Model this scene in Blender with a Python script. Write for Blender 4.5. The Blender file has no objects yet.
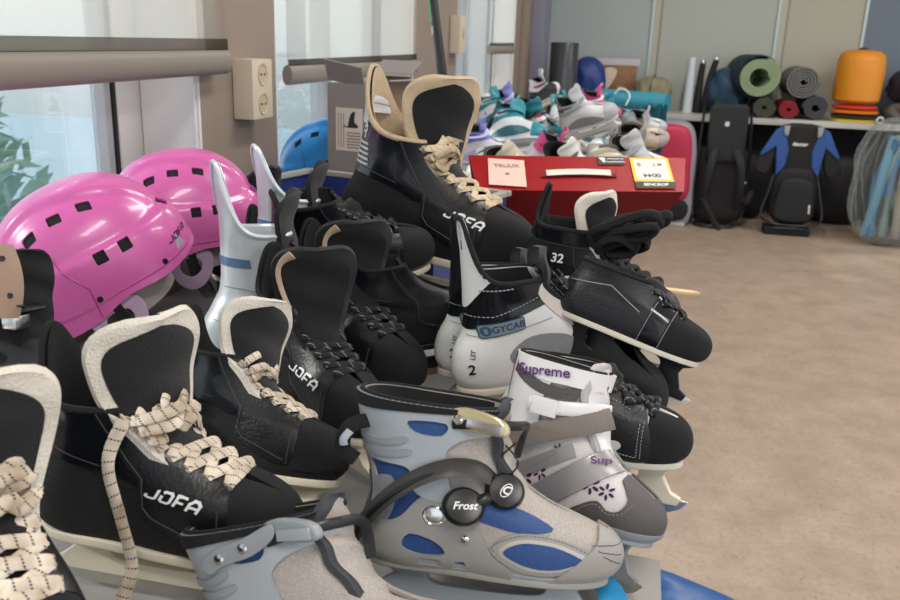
import bpy, bmesh, math, random
from math import sin, cos, pi, radians, sqrt, atan2, exp
from mathutils import Vector, Matrix
from mathutils.bvhtree import BVHTree
random.seed(7)
SC = bpy.context.scene
COL = SC.collection
V = Vector

# ------------------------------------------------------------------ materials
def lin(c):
    if isinstance(c, str):
        c = [int(c[i:i+2], 16)/255 for i in (0, 2, 4)]
    return tuple((x/12.92 if x <= .04045 else ((x+.055)/1.055)**2.4) for x in c) + (1,)
MATS = {}
def mat(name, col, rough=.5, metal=0, bump=0, bscale=200, var=0, vscale=30, coat=0, emit=0, alpha=1, trans=0, sheen=0, spec=.5):
    if name in MATS: return MATS[name]
    m = bpy.data.materials.new(name); m.use_nodes = True
    nt = m.node_tree; b = nt.nodes['Principled BSDF']; b.inputs['Base Color'].default_value = lin(col)
    b.inputs['Roughness'].default_value = rough; b.inputs['Metallic'].default_value = metal
    b.inputs['Coat Weight'].default_value = coat; b.inputs['Transmission Weight'].default_value = trans
    b.inputs['Sheen Weight'].default_value = sheen; b.inputs['Specular IOR Level'].default_value = spec
    b.inputs['Alpha'].default_value = alpha
    if emit:
        b.inputs['Emission Color'].default_value = lin(col); b.inputs['Emission Strength'].default_value = emit
    tc = nt.nodes.new('ShaderNodeTexCoord')
    if bump:
        n = nt.nodes.new('ShaderNodeTexNoise'); n.inputs['Scale'].default_value = bscale; n.inputs['Detail'].default_value = 3
        nt.links.new(tc.outputs['Object'], n.inputs['Vector'])
        bp = nt.nodes.new('ShaderNodeBump'); bp.inputs['Strength'].default_value = bump; bp.inputs['Distance'].default_value = .002
        nt.links.new(n.outputs['Fac'], bp.inputs['Height']); nt.links.new(bp.outputs['Normal'], b.inputs['Normal'])
    if var:
        n = nt.nodes.new('ShaderNodeTexNoise'); n.inputs['Scale'].default_value = vscale; n.inputs['Detail'].default_value = 4
        nt.links.new(tc.outputs['Object'], n.inputs['Vector'])
        mx = nt.nodes.new('ShaderNodeMix'); mx.data_type = 'RGBA'
        c = lin(col); mx.inputs['A'].default_value = tuple(max(0, x*(1-var)) for x in c[:3])+(1,)
        mx.inputs['B'].default_value = tuple(min(1, x*(1+var)) for x in c[:3])+(1,)
        nt.links.new(n.outputs['Fac'], mx.inputs['Factor']); nt.links.new(mx.outputs['Result'], b.inputs['Base Color'])
    MATS[name] = m
    return m
def nodes_of(m): return m.node_tree, m.node_tree.nodes['Principled BSDF']
def stripe_mat(name, c1, c2, scale, axis='Z', rough=.7, duty=.5, bump=.4, coord='Object'):
    m = mat(name, c1, rough); nt, b = nodes_of(m)
    tc = nt.nodes.new('ShaderNodeTexCoord'); w = nt.nodes.new('ShaderNodeTexWave'); w.bands_direction = axis
    w.inputs['Scale'].default_value = scale; w.inputs['Distortion'].default_value = .15
    nt.links.new(tc.outputs[coord], w.inputs['Vector'])
    r = nt.nodes.new('ShaderNodeMix'); r.data_type = 'RGBA'; r.inputs['A'].default_value = lin(c1); r.inputs['B'].default_value = lin(c2)
    nt.links.new(w.outputs['Fac'], r.inputs['Factor']); nt.links.new(r.outputs['Result'], b.inputs['Base Color'])
    bp = nt.nodes.new('ShaderNodeBump'); bp.inputs['Strength'].default_value = bump; bp.inputs['Distance'].default_value = .001
    nt.links.new(w.outputs['Fac'], bp.inputs['Height']); nt.links.new(bp.outputs['Normal'], b.inputs['Normal'])
    return m
def weave_mat(name, c1, c2, scale=900, rough=.7, metal=0):
    m = mat(name, c1, rough, metal); nt, b = nodes_of(m)
    tc = nt.nodes.new('ShaderNodeTexCoord'); v = nt.nodes.new('ShaderNodeTexVoronoi'); v.inputs['Scale'].default_value = scale
    nt.links.new(tc.outputs['Object'], v.inputs['Vector'])
    r = nt.nodes.new('ShaderNodeMix'); r.data_type = 'RGBA'; r.inputs['A'].default_value = lin(c2); r.inputs['B'].default_value = lin(c1)
    mr = nt.nodes.new('ShaderNodeMapRange'); mr.inputs['From Min'].default_value = .2; mr.inputs['From Max'].default_value = .6
    nt.links.new(v.outputs['Distance'], mr.inputs['Value']); nt.links.new(mr.outputs['Result'], r.inputs['Factor'])
    nt.links.new(r.outputs['Result'], b.inputs['Base Color'])
    bp = nt.nodes.new('ShaderNodeBump'); bp.inputs['Strength'].default_value = .35; bp.inputs['Distance'].default_value = .001
    nt.links.new(v.outputs['Distance'], bp.inputs['Height']); nt.links.new(bp.outputs['Normal'], b.inputs['Normal'])
    return m
def lace_mat(name, base, fleck, freq=90, duty=.2, rough=.85):
    """flat lace with short slanted stitch marks; UV x runs along the lace (metres), y around it"""
    m = mat(name, base, rough, bump=.3, bscale=900); nt, b = nodes_of(m)
    uv = nt.nodes.new('ShaderNodeTexCoord'); sp = nt.nodes.new('ShaderNodeSeparateXYZ'); nt.links.new(uv.outputs['UV'], sp.inputs[0])
    def M(op, a, b_=None, c=None):
        n = nt.nodes.new('ShaderNodeMath'); n.operation = op
        for i, x in enumerate((a, b_, c)):
            if x is None: continue
            if isinstance(x, (int, float)): n.inputs[i].default_value = x
            else: nt.links.new(x, n.inputs[i])
        return n.outputs[0]
    sl = M('MULTIPLY_ADD', sp.outputs['Y'], .8, M('MULTIPLY', sp.outputs['X'], freq))
    f = M('FRACT', sl); d1 = M('LESS_THAN', f, duty)
    f2 = M('FRACT', M('MULTIPLY', sp.outputs['Y'], 12.)); d2 = M('LESS_THAN', f2, .6)
    fl = M('MULTIPLY', d1, d2)
    mx = nt.nodes.new('ShaderNodeMix'); mx.data_type = 'RGBA'; mx.inputs['A'].default_value = lin(base); mx.inputs['B'].default_value = lin(fleck)
    nz = nt.nodes.new('ShaderNodeTexNoise'); nz.inputs['Scale'].default_value = 40
    nt.links.new(uv.outputs['Object'], nz.inputs['Vector'])
    dm = nt.nodes.new('ShaderNodeMix'); dm.data_type = 'RGBA'; c = lin(base)
    dm.inputs['A'].default_value = (c[0]*.55, c[1]*.48, c[2]*.4, 1); dm.inputs['B'].default_value = c
    mr = nt.nodes.new('ShaderNodeMapRange'); mr.inputs['From Min'].default_value = .3; mr.inputs['From Max'].default_value = .6
    nt.links.new(nz.outputs['Fac'], mr.inputs['Value']); nt.links.new(mr.outputs['Result'], dm.inputs['Factor'])
    nt.links.new(dm.outputs['Result'], mx.inputs['A'])
    nt.links.new(fl, mx.inputs['Factor']); nt.links.new(mx.outputs['Result'], b.inputs['Base Color'])
    return m

# ------------------------------------------------------------------ object helpers
def link(name, me, m=None, parent=None, smooth=True):
    o = bpy.data.objects.new(name, me); COL.objects.link(o)
    if m is not None: me.materials.append(m)
    if smooth:
        for p in me.polygons: p.use_smooth = True
        try: me.set_sharp_from_angle(angle=radians(42))
        except Exception: pass
    if parent: o.parent = parent
    return o
def obj(name, bm, m, parent=None, smooth=True, label=None):
    me = bpy.data.meshes.new(name); bm.normal_update(); bm.to_mesh(me); bm.free()
    o = link(name, me, m, parent, smooth)
    if label: o['label'] = label
    return o
def tag(o, label, cat, group=None):
    o['label'] = label; o['category'] = cat
    if group: o['group'] = group
    return o
def struct(o): o['kind'] = 'structure'; return o
def empty(name, label, cat, group=None):
    o = bpy.data.objects.new(name, None); COL.objects.link(o); o.empty_display_size = .05
    return tag(o, label, cat, group)
def place(o, loc, yaw=0, pitch=0, roll=0, s=1):
    """yaw about Z, then pitch about the thing's Y (nose up +), roll about its X; degrees"""
    o.matrix_world = Matrix.Translation(V(loc)) @ Matrix.Rotation(radians(yaw), 4, 'Z') @ Matrix.Rotation(radians(-pitch), 4, 'Y') @ Matrix.Rotation(radians(roll), 4, 'X') @ Matrix.Diagonal((*(s if isinstance(s, tuple) else (s, s, s)), 1))
    return o
def copy_tree(o, parent=None, **kw):
    c = o.copy(); COL.objects.link(c)
    if parent:
        c.parent = parent
    for ch in list(o.children): copy_tree(ch, c)
    for k, v in kw.items(): c[k] = v
    return c

# ------------------------------------------------------------------ bmesh helpers
def BM(): return bmesh.new()
def join(bm, other):
    me = bpy.data.meshes.new('tmp'); other.to_mesh(me); other.free(); bm.from_mesh(me); bpy.data.meshes.remove(me); return bm
def box(bm, c, s, M=None, bev=0, seg=2):
    b = BM(); r = bmesh.ops.create_cube(b, size=1)
    for v in b.verts: v.co = V((v.co.x*s[0], v.co.y*s[1], v.co.z*s[2]))
    if bev: bmesh.ops.bevel(b, geom=b.edges[:], offset=bev, segments=seg, affect='EDGES', profile=.7)
    T = Matrix.Translation(V(c))
    if M is not None: T = T @ M.to_4x4()
    bmesh.ops.transform(b, matrix=T, verts=b.verts)
    return join(bm, b)
def grid(bm, f, nu, nv, closeu=False, uvs=False):
    vs = [[bm.verts.new(f(i/(nu if closeu else nu-1), j/(nv-1))) for i in range(nu)] for j in range(nv)]
    for j in range(nv-1):
        for i in range(nu if closeu else nu-1):
            a, b, c, d = vs[j][i], vs[j][(i+1) % nu], vs[j+1][(i+1) % nu], vs[j+1][i]
            try: bm.faces.new((a, b, c, d))
            except ValueError: pass
    return vs
def cr(P, t):
    """catmull-rom through P (tuples) at t in 0..1"""
    n = len(P)-1; x = min(max(t, 0), 1)*n; i = min(int(x), n-1); f = x-i
    p0, p1, p2, p3 = P[max(i-1, 0)], P[i], P[i+1], P[min(i+2, n)]
    return tuple(.5*(2*b+(c-a)*f+(2*a-5*b+4*c-d)*f*f+(3*b-a-3*c+d)*f**3) for a, b, c, d in zip(p0, p1, p2, p3))
def crpath(P, n): return [V(cr(P, i/(n-1))) for i in range(n)]
def smooth2(P, n=5):
    """closed smooth loop"""
    N = len(P); out = []
    for i in range(N):
        p0, p1, p2, p3 = P[i-1], P[i], P[(i+1) % N], P[(i+2) % N]
        for k in range(n):
            f = k/n
            out.append(tuple(.5*(2*b+(c-a)*f+(2*a-5*b+4*c-d)*f*f+(3*b-a-3*c+d)*f**3) for a, b, c, d in zip(p0, p1, p2, p3)))
    return out
def rrect(x0, y0, x1, y1, r, n=4):
    out = []
    for cx, cy, a0 in ((x1-r, y1-r, 0), (x0+r, y1-r, 90), (x0+r, y0+r, 180), (x1-r, y0+r, 270)):
        for k in range(n+1):
            a = radians(a0+90*k/n); out.append((cx+r*cos(a), cy+r*sin(a)))
    return out
def rot2(P, deg, c=(0, 0)):
    a = radians(deg); return [(c[0]+(x-c[0])*cos(a)-(y-c[1])*sin(a), c[1]+(x-c[0])*sin(a)+(y-c[1])*cos(a)) for x, y in P]
def ellipse(cx, cy, rx, ry, n=20, deg=0): return rot2([(cx+rx*cos(2*pi*k/n), cy+ry*sin(2*pi*k/n)) for k in range(n)], deg, (cx, cy))
def tube(bm, path, rx, ry=None, up=(0, 0, 1), n=8, closed=False, taper=None, cap=True):
    """swept ellipse (rx across, ry along the hint) with UVs: x = length, y = around"""
    ry = rx if ry is None else ry
    uvl = bm.loops.layers.uv.verify(); path = [V(p) for p in path]; N = len(path); rings = []; L = 0; up = up if callable(up) else V(up)
    prev = None; lens = []
    for i, p in enumerate(path):
        if closed: t = path[(i+1) % N]-path[i-1]
        else: t = path[min(i+1, N-1)]-path[max(i-1, 0)]
        t = t.normalized() if t.length > 1e-9 else V((1, 0, 0))
        h = V(up(i)) if callable(up) else up
        if prev is not None and abs(t.dot(h)) > .9: h = prev
        s = t.cross(h)
        if s.length < 1e-4: s = t.cross(V((.3, 1, .2)))
        s.normalize(); w = s.cross(t).normalized(); prev = w
        if i: L += (path[i]-path[i-1]).length
        lens.append(L); k = taper(i/(N-1)) if taper else 1
        rings.append([bm.verts.new(p+s*(rx*k*cos(2*pi*j/n))+w*(ry*k*sin(2*pi*j/n))) for j in range(n)])
    M = N if closed else N-1
    for i in range(M):
        a, b = rings[i], rings[(i+1) % N]
        for j in range(n):
            f = bm.faces.new((a[j], a[(j+1) % n], b[(j+1) % n], b[j]))
            us = ((lens[i], j/n), (lens[i], (j+1)/n), (lens[(i+1) % N] if i+1 < N else L+.01, (j+1)/n), (lens[(i+1) % N] if i+1 < N else L+.01, j/n))
            for lp, u in zip(f.loops, us): lp[uvl].uv = u
    if cap and not closed:
        bm.faces.new(rings[0][::-1]); bm.faces.new(rings[-1])
    return bm
def lathe(bm, prof, n=24, M=None):
    b = BM(); vs = []
    for r, z in prof:
        vs.append([b.verts.new((r*cos(2*pi*k/n), r*sin(2*pi*k/n), z)) for k in range(n)] if r > 1e-6 else [b.verts.new((0, 0, z))])
    for A, B in zip(vs, vs[1:]):
        for k in range(n):
            k2 = (k+1) % n
            if len(A) == 1 and len(B) == 1: continue
            if len(A) == 1: b.faces.new((A[0], B[k2], B[k]))
            elif len(B) == 1: b.faces.new((A[k], A[k2], B[0]))
            else: b.faces.new((A[k], A[k2], B[k2], B[k]))
    bmesh.ops.recalc_face_normals(b, faces=b.faces)
    if M is not None: bmesh.ops.transform(b, matrix=M, verts=b.verts)
    return join(bm, b)
def plate(loops, thick, bev=0, res=2, frame='xz'):
    """extruded 2D outline (first loop) with holes, centred on its plane"""
    cu = bpy.data.curves.new('t', 'CURVE'); cu.dimensions = '2D'; cu.fill_mode = 'BOTH'
    for L in loops:
        s = cu.splines.new('POLY'); s.points.add(len(L)-1); s.use_cyclic_u = True
        for p, q in zip(s.points, L): p.co = (q[0], q[1], 0, 1)
    cu.extrude = max(thick/2-bev, 1e-5); cu.bevel_depth = bev; cu.bevel_resolution = res; cu.offset = -bev
    o = bpy.data.objects.new('t', cu); COL.objects.link(o)
    dg = bpy.context.evaluated_depsgraph_get(); me = bpy.data.meshes.new_from_object(o.evaluated_get(dg))
    bm = BM(); bm.from_mesh(me); bpy.data.meshes.remove(me); bpy.data.objects.remove(o); bpy.data.curves.remove(cu)
    bmesh.ops.remove_doubles(bm, verts=bm.verts, dist=1e-6)
    if frame == 'xz':
        for v in bm.verts: v.co = V((v.co.x, -v.co.z, v.co.y))
    elif frame == 'yz':
        for v in bm.verts: v.co = V((v.co.z, v.co.x, v.co.y))
    return bm
def textbm(s, size, bold=.0, shear=0, spacing=1, align='CENTER'):
    cu = bpy.data.curves.new('t', 'FONT'); cu.body = s; cu.size = size; cu.offset = min(bold, .018)*size; cu.shear = shear
    cu.align_x = align; cu.align_y = 'CENTER'; cu.space_character = spacing
    o = bpy.data.objects.new('t', cu); COL.objects.link(o)
    dg = bpy.context.evaluated_depsgraph_get(); me = bpy.data.meshes.new_from_object(o.evaluated_get(dg))
    bm = BM(); bm.from_mesh(me); bpy.data.meshes.remove(me); bpy.data.objects.remove(o); bpy.data.curves.remove(cu)
    bmesh.ops.remove_doubles(bm, verts=bm.verts, dist=1e-6)
    return bm
def jofa(size=1):
    """wide squared italic lettering as thick strokes; returns flat bmesh centred"""
    L = [[(.0, .28), (.0, .05), (.12, 0), (.5, 0), (.62, .1), (.62, .8)],
         [(.95, .5), (.95, .12), (1.07, 0), (1.45, 0), (1.57, .12), (1.57, .68), (1.45, .8), (1.07, .8), (.97, .7)],
         [(1.9, -.06), (1.9, .8), (2.5, .8)], [(1.92, .38), (2.4, .38)],
         [(2.75, -.06), (2.75, .55), (2.95, .8), (3.2, .8), (3.4, .6), (3.4, -.06)], [(2.75, .3), (3.4, .3)]]
    bm = BM(); w = .095
    for path in L:
        for i in range(len(path)-1):
            a, b = V(path[i]), V(path[i+1]); d = (b-a).normalized(); n = V((-d.y, d.x))*w; e = d*(w*.6 if 0 < i else 0); e2 = d*(w*.6 if i < len(path)-2 else 0)
            q = [bm.verts.new((p.x, p.y, 0)) for p in (a-e-n, b+e2-n, b+e2+n, a-e+n)]; bm.faces.new(q)
    for v in bm.verts: v.co = V(((v.co.x-1.7+v.co.y*.3)*size, (v.co.y-.4)*size*.74, 0))
    return bm
def refine(bm, d):
    for _ in range(5):
        es = [e for e in bm.edges if e.calc_length() > d]
        if not es: break
        bmesh.ops.subdivide_edges(bm, edges=es, cuts=1, use_grid_fill=False)
    bmesh.ops.triangulate(bm, faces=bm.faces)
    return bm
def frameM(o, x, n):
    """matrix mapping flat 2D art (x right, y up, z out) to origin o, x-axis x, outward n"""
    n = V(n).normalized(); x = (V(x)-n*V(x).dot(n)).normalized(); y = n.cross(x)
    return Matrix((x, y, n)).transposed().to_4x4(), V(o)
def decal(art, src, o, x, n, off=.0009, d=.004, far=.12):
    """wrap flat art onto a surface: art is projected against -n on src (a bmesh)"""
    R, o = frameM(o, x, n); refine(art, d)
    bmesh.ops.transform(art, matrix=Matrix.Translation(o) @ R, verts=art.verts)
    T = BVHTree.FromBMesh(src); n = V(n).normalized(); dead = []
    for v in art.verts:
        hit, nr, _, _ = T.ray_cast(v.co+n*far, -n)
        if hit is None: dead.append(v)
        else:
            if nr.dot(n) < 0: nr = -nr
            v.co = hit+nr*off
    bmesh.ops.delete(art, geom=dead, context='VERTS')
    art.normal_update()
    return art
def inside(p, loops):
    c = False
    for L in loops:
        j = len(L)-1
        for i in range(len(L)):
            (xi, yi), (xj, yj) = L[i], L[j]
            if (yi > p[1]) != (yj > p[1]) and p[0] < (xj-xi)*(p[1]-yi)/(yj-yi)+xi: c = not c
            j = i
    return c
def panel(src, loops, o=(0, 0, 0), x=(1, 0, 0), n=(0, -1, 0), off=.0012, thick=None, keep=True, facing=.05, rem=False):
    """the piece of src's surface that lies inside 2D loops drawn in the frame (o,x,n); crisp edges, raised by off.
    rem=True instead cuts the piece OUT of src in place."""
    if loops and not isinstance(loops[0][0], (tuple, list, Vector)): loops = [loops]
    R, o = frameM(o, x, n); T = Matrix.Translation(o) @ R; Ti = T.inverted(); n = V(n).normalized()
    bm = src if rem else src.copy()
    xs = [p[0] for L in loops for p in L]; ys = [p[1] for L in loops for p in L]; bb = (min(xs), min(ys), max(xs), max(ys))
    src.normal_update(); bm.normal_update()
    def cand(f):
        if f.normal.dot(n) < facing: return False
        q = [Ti @ v.co for v in f.verts]
        return max(p.x for p in q) >= bb[0] and min(p.x for p in q) <= bb[2] and max(p.y for p in q) >= bb[1] and min(p.y for p in q) <= bb[3]
    faces = [f for f in bm.faces if cand(f)]
    if not rem:
        fs = set(faces); bmesh.ops.delete(bm, geom=[f for f in bm.faces if f not in fs], context='FACES'); faces = bm.faces[:]
    lay = bm.faces.layers.int.get('k') or bm.faces.layers.int.new('k')
    faces = [f for f in bm.faces if cand(f)]
    for f in bm.faces: f[lay] = 0
    for f in faces: f[lay] = 1
    for L in loops:
        for i in range(len(L)):
            a, b = V(L[i]), V(L[(i+1) % len(L)]); d = b-a
            if d.length < 1e-7: continue
            nn = R.to_3x3() @ V((d.y, -d.x, 0)).normalized(); pt = T @ V((a.x, a.y, 0))
            m0, m1 = min(a.x, b.x)-.0, max(a.x, b.x); k0, k1 = min(a.y, b.y), max(a.y, b.y); fl = []
            for f in bm.faces:
                if not f[lay]: continue
                q = [Ti @ v.co for v in f.verts]
                if max(p.x for p in q) >= m0 and min(p.x for p in q) <= m1 and max(p.y for p in q) >= k0 and min(p.y for p in q) <= k1: fl.append(f)
            if not fl: continue
            g = set(fl)
            for f in fl: g.update(f.edges); g.update(f.verts)
            bmesh.ops.bisect_plane(bm, geom=list(g), plane_co=pt, plane_no=nn, dist=1e-6)
    ins = []
    out = []
    for f in bm.faces:
        c = Ti @ f.calc_center_median()
        (ins if f[lay] and inside((c.x, c.y), loops) else out).append(f)
    bmesh.ops.delete(bm, geom=ins if rem else out, context='FACES')
    if rem: return bm
    loose = [v for v in bm.verts if not v.link_faces]; bmesh.ops.delete(bm, geom=loose, context='VERTS')
    bm.normal_update()
    T2 = thick if thick is not None else off+.0008
    rim = [e for e in bm.edges if e.is_boundary]
    nv = {v: v.normal.copy() for v in bm.verts}
    for v in bm.verts: v.co += nv[v]*off
    # side skirt
    low = {}
    for e in rim:
        for v in e.verts:
            if v not in low: low[v] = bm.verts.new(v.co-nv[v]*T2)
    for e in rim:
        f = e.link_faces[0]; vs = list(f.verts); a, b = e.verts
        i = vs.index(a)
        if vs[(i+1) % len(vs)] != b: a, b = b, a
        try: bm.faces.new((b, a, low[a], low[b]))
        except ValueError: pass
    return bm
def solid(bm, t):
    bmesh.ops.solidify(bm, geom=bm.faces[:], thickness=t); return bm
def seam(src, pts, o=(0, 0, 0), x=(1, 0, 0), n=(0, -1, 0), off=.0008, r=.0006, dash=None, bm=None):
    """stitching / piping: a thin thread along a 2D path laid on the surface; dash=(on,off) in metres"""
    R, o = frameM(o, x, n); T = Matrix.Translation(o) @ R; n = V(n).normalized(); tree = BVHTree.FromBMesh(src)
    P = []
    for i in range(len(pts)-1):
        a, b = V(pts[i]), V(pts[i+1]); k = max(1, int((b-a).length/.003))
        for j in range(k): P.append(a.lerp(b, j/k))
    P.append(V(pts[-1])); Q = []
    for p in P:
        w = T @ V((p[0], p[1], 0)); h, nr, _, _ = tree.ray_cast(w+n*.12, -n)
        if h is not None: Q.append(h+(nr if nr.dot(n) > 0 else -nr)*off)
    bm = bm or BM()
    if len(Q) < 2: return bm
    if not dash: return tube(bm, Q, r, r, n=5)
    seg = []; L = 0; on = True
    out = [Q[0]]
    for a, b in zip(Q, Q[1:]):
        m = max(1, int((b-a).length/.0008))
        for j in range(m):
            p = a.lerp(b, (j+1)/m); L += (b-a).length/m
            if on: out.append(p)
            if L > (dash[0] if on else dash[1]):
                if on and len(out) > 1: tube(bm, [out[0], out[-1]], r, r, n=4)
                on = not on; L = 0; out = [p]
    return bm
# ------------------------------------------------------------------ palette
lea = mat('black_leather', '121317', .38, bump=.25, bscale=260, var=.15)
lea2 = mat('grey_black_leather', '1a1b1f', .42, bump=.3, bscale=300)
gloss = mat('glossy_black_vinyl', '101218', .24, coat=.3)
nyl = stripe_mat('black_ribbed_nylon', '121215', '08080a', 130, 'Z', .85, bump=.5)
nyl2 = mat('black_nylon', '121215', .9, bump=.5, bscale=900)
plush = mat('black_plush', '0d0d10', .95, bump=.8, bscale=700, sheen=.15)
felt = mat('cream_felt', 'd6cfc3', 1, bump=.9, bscale=420, var=.12, vscale=90)
tanfelt = mat('tan_felt', 'bda88c', 1, bump=.9, bscale=420, var=.18, vscale=60)
cream = mat('cream_plastic', 'd9d0bb', .5, var=.1, vscale=20)
white = mat('white_leather', 'd9d8d6', .4, bump=.15, bscale=300)
whitep = mat('white_print', 'e8e8e8', .5)
silver = mat('silver_vinyl', 'b9bcc2', .3, .55, bump=.1)
chrome = mat('chrome', 'd0d0d0', .18, 1)
steel = mat('steel_runner', 'c9c5bc', .28, .9)
blackp = mat('black_plastic', '131417', .35)
lcream = lace_mat('cream_lace', 'd8ccbc', '1d1a1a', 95, .16)
ltan = lace_mat('tan_lace', 'cdbb9e', '6d5f49', 95, .1)
lblack = lace_mat('black_lace', '0f0f12', '8d8d8d', 60, .09)
stitch = mat('pale_stitching', '8f8f92', .7)
dstitch = mat('dark_stitching', '3b3b40', .7)
purple = mat('purple_print', '5b2a68', .5)
greyp = mat('grey_plastic', '8d9297', .42, bump=.08, bscale=80)
dgreyp = mat('dark_grey_rubber', '5d5b5a', .55, bump=.2, bscale=150)
blueT = mat('blue_vinyl', '2b4a86', .42, bump=.3, bscale=300)
meshS = weave_mat('silver_mesh_fabric', 'b7afa8', '7f7874', 1100, .6, .15)

BOOT = dict(rows=[(0, .014, .262, .033, 0), (.012, .003, .276, .040, 0), (.03, .0, .281, .0425, 0), (.05, .003, .276, .042, 0), (.064, .009, .260, .040, 0),
                  (.074, .015, .228, .039, .004), (.086, .020, .195, .038, .012), (.100, .024, .167, .036, .016), (.114, .027, .148, .036, .019),
                  (.128, .028, .136, .038, .022), (.142, .027, .128, .041, .026)], guard=.062, gw=.2, gl=.006, nv=48, nu=36)
class Boot:
    def __init__(s, **k):
        s.P = dict(BOOT); s.P.update(k); s.R = s.P['rows']
    def row(s, v): z, xb, xf, w, g = cr(s.R, v); return z, xb, xf, max(w, .001), max(g, 0)
    def pt(s, t, v, side):
        """t 0 = back of heel .. 1 = throat edge / toe"""
        z, xb, xf, w, g = s.row(v); L = xf-xb; low = 1-min(1, max(0, (z-.02)/.09)); low = low*low*(3-2*low)
        wp = cr([(.84,), (.82,), (.80,), (.84,), (.95,), (1.0,), (1.0,), (1.0,)], t)[0]; wf = 1+(wp-1)*low
        x = t*L; Lr = min(.055, .5*L); y = 1
        if x < Lr: y = sqrt(max(0, 1-(1-x/Lr)**2.3))
        toe = min(1, g/.014); Lf = .095*(1-toe)+.55*L*toe; Lf = min(Lf, L*.7); yy = w*wf*y
        if x > L-Lf:
            q = (x-(L-Lf))/Lf; yy = min(yy, g+(w*wf-g)*sqrt(max(0, 1-q**(2.4-.3*toe))))
        yy *= 1+.07*exp(-((z-.1)/.02)**2-((x-.055)/.03)**2)
        k = max(0, (v-.72)/.28); G = exp(-(t/s.P['gw'])**1.15)*k*k*(3-2*k)
        z += s.P['guard']*G; xb += s.P['gl']*G
        z += s.P.get('front', .0)*k*max(0, (t-.6)/.4)
        return V((xb+x, side*yy, z))
    def surf(s):
        nu, nv = s.P['nu'], s.P['nv']; bm = BM()
        def f(u, v):
            a = 2*u-1; side = -1 if a < 0 else 1; t = (1-cos(pi*abs(a)))/2
            return s.pt(t, v, side)
        grid(bm, f, 2*nu+1, nv)
        bmesh.ops.remove_doubles(bm, verts=bm.verts, dist=1e-5); bmesh.ops.recalc_face_normals(bm, faces=bm.faces)
        c = sum(f.normal.dot(V((0, f.calc_center_median().y, 0))) for f in bm.faces)
        if c < 0: bmesh.ops.reverse_faces(bm, faces=bm.faces)
        bm.normal_update(); return bm
    def outline(s, v=.06, grow=.003, n=40):
        P = []
        for i in range(n+1):
            t = (1-cos(pi*i/n))/2; p = s.pt(t, v, 1); P.append((p.x, p.y))
        c = V((.13, 0)); out = []
        Q = P+[(x, -y) for x, y in P[::-1][1:-1]]
        for x, y in Q:
            d = V((x, y))-c; out.append(tuple(V((x, y))+d.normalized()*grow))
        return out
TWIST = [0, .8]
def tongue_pt(C, W, u, b, inset=0, off=0, tipk=.72):
    p = tongue_pt0(C, W, u, b, inset, off, tipk)
    k = min(1, max(0, (b-.15)/.55)); a = radians(TWIST[0])*k*k*(3-2*k); x = cr(C, b)[0]
    d = p-V((x, 0, 0)); return V((x+d.x*cos(a)-d.y*sin(a), d.x*sin(a)+d.y*cos(a), d.z))
def tongue_pt0(C, W, u, b, inset=0, off=0, tipk=.72):
    """u -1..1 across, b 0..1 up the centreline C [(x,z)], W half widths"""
    n = len(C); x, z = cr(C, b); x2, z2 = cr(C, min(1, b+.02)); x1, z1 = cr(C, max(0, b-.02))
    t = V((x2-x1, 0, z2-z1)).normalized(); nr = V((t.z, 0, -t.x))
    w = max(.001, cr([(q,) for q in W], b)[0]-inset)
    r = max(0, (b-tipk)/(1-tipk)); w *= sqrt(max(0, 1-r**2.2)) if r > 0 else 1
    th = u*TWIST[1]
    return V((x, 0, z))+V((0, 1, 0))*(w*sin(th)/sin(TWIST[1]))-nr*(w*(1-cos(th))*.9)+nr*off
def tongue(root, C, W, back, face, border=.011, thick=.007, names=('tongue', 'tongue_face'), facetop=.94, wob=.002):
    bm = BM(); rng = random.Random(len(C)*7+int(C[-1][1]*1e5))
    ph = rng.random()*6
    grid(bm, lambda u, v: tongue_pt(C, W, 2*u-1, v, off=wob*sin(v*21+u*5+ph)), 15, 30)
    grid(bm, lambda u, v: tongue_pt(C, W, 2*u-1, v, off=-thick+wob*sin(v*21+u*5+ph)), 15, 30)
    es = [e for e in bm.edges if e.is_boundary]; bmesh.ops.bridge_loops(bm, edges=es)
    bmesh.ops.remove_doubles(bm, verts=bm.verts, dist=2e-5); bmesh.ops.recalc_face_normals(bm, faces=bm.faces)
    a = obj(names[0], bm, back, root)
    if face:
        bm = BM()
        def ff(u, v):
            bb = v*facetop; w = max(.004, tongue_pt0(C, W, 1, bb).y); r = max(0, (v-.7)/.3)
            uu = (2*u-1)*max(0, 1-border/w)*sqrt(max(0, 1-r**2.4)); return tongue_pt(C, W, uu, bb, off=.0012+wob*sin(bb*21+(uu+1)/2*5+ph))
        grid(bm, ff, 17, 40)
        obj(names[1], bm, face, a)
    return a
def eyelet(bm, p, n, r=.0035):
    M = Matrix.Translation(p) @ n.to_track_quat('Z', 'Y').to_matrix().to_4x4()
    return lathe(bm, [(r*.5, 0), (r*.5, .0012), (r*.8, .0016), (r, .0008), (r, -.0005)], 10, M)
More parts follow.
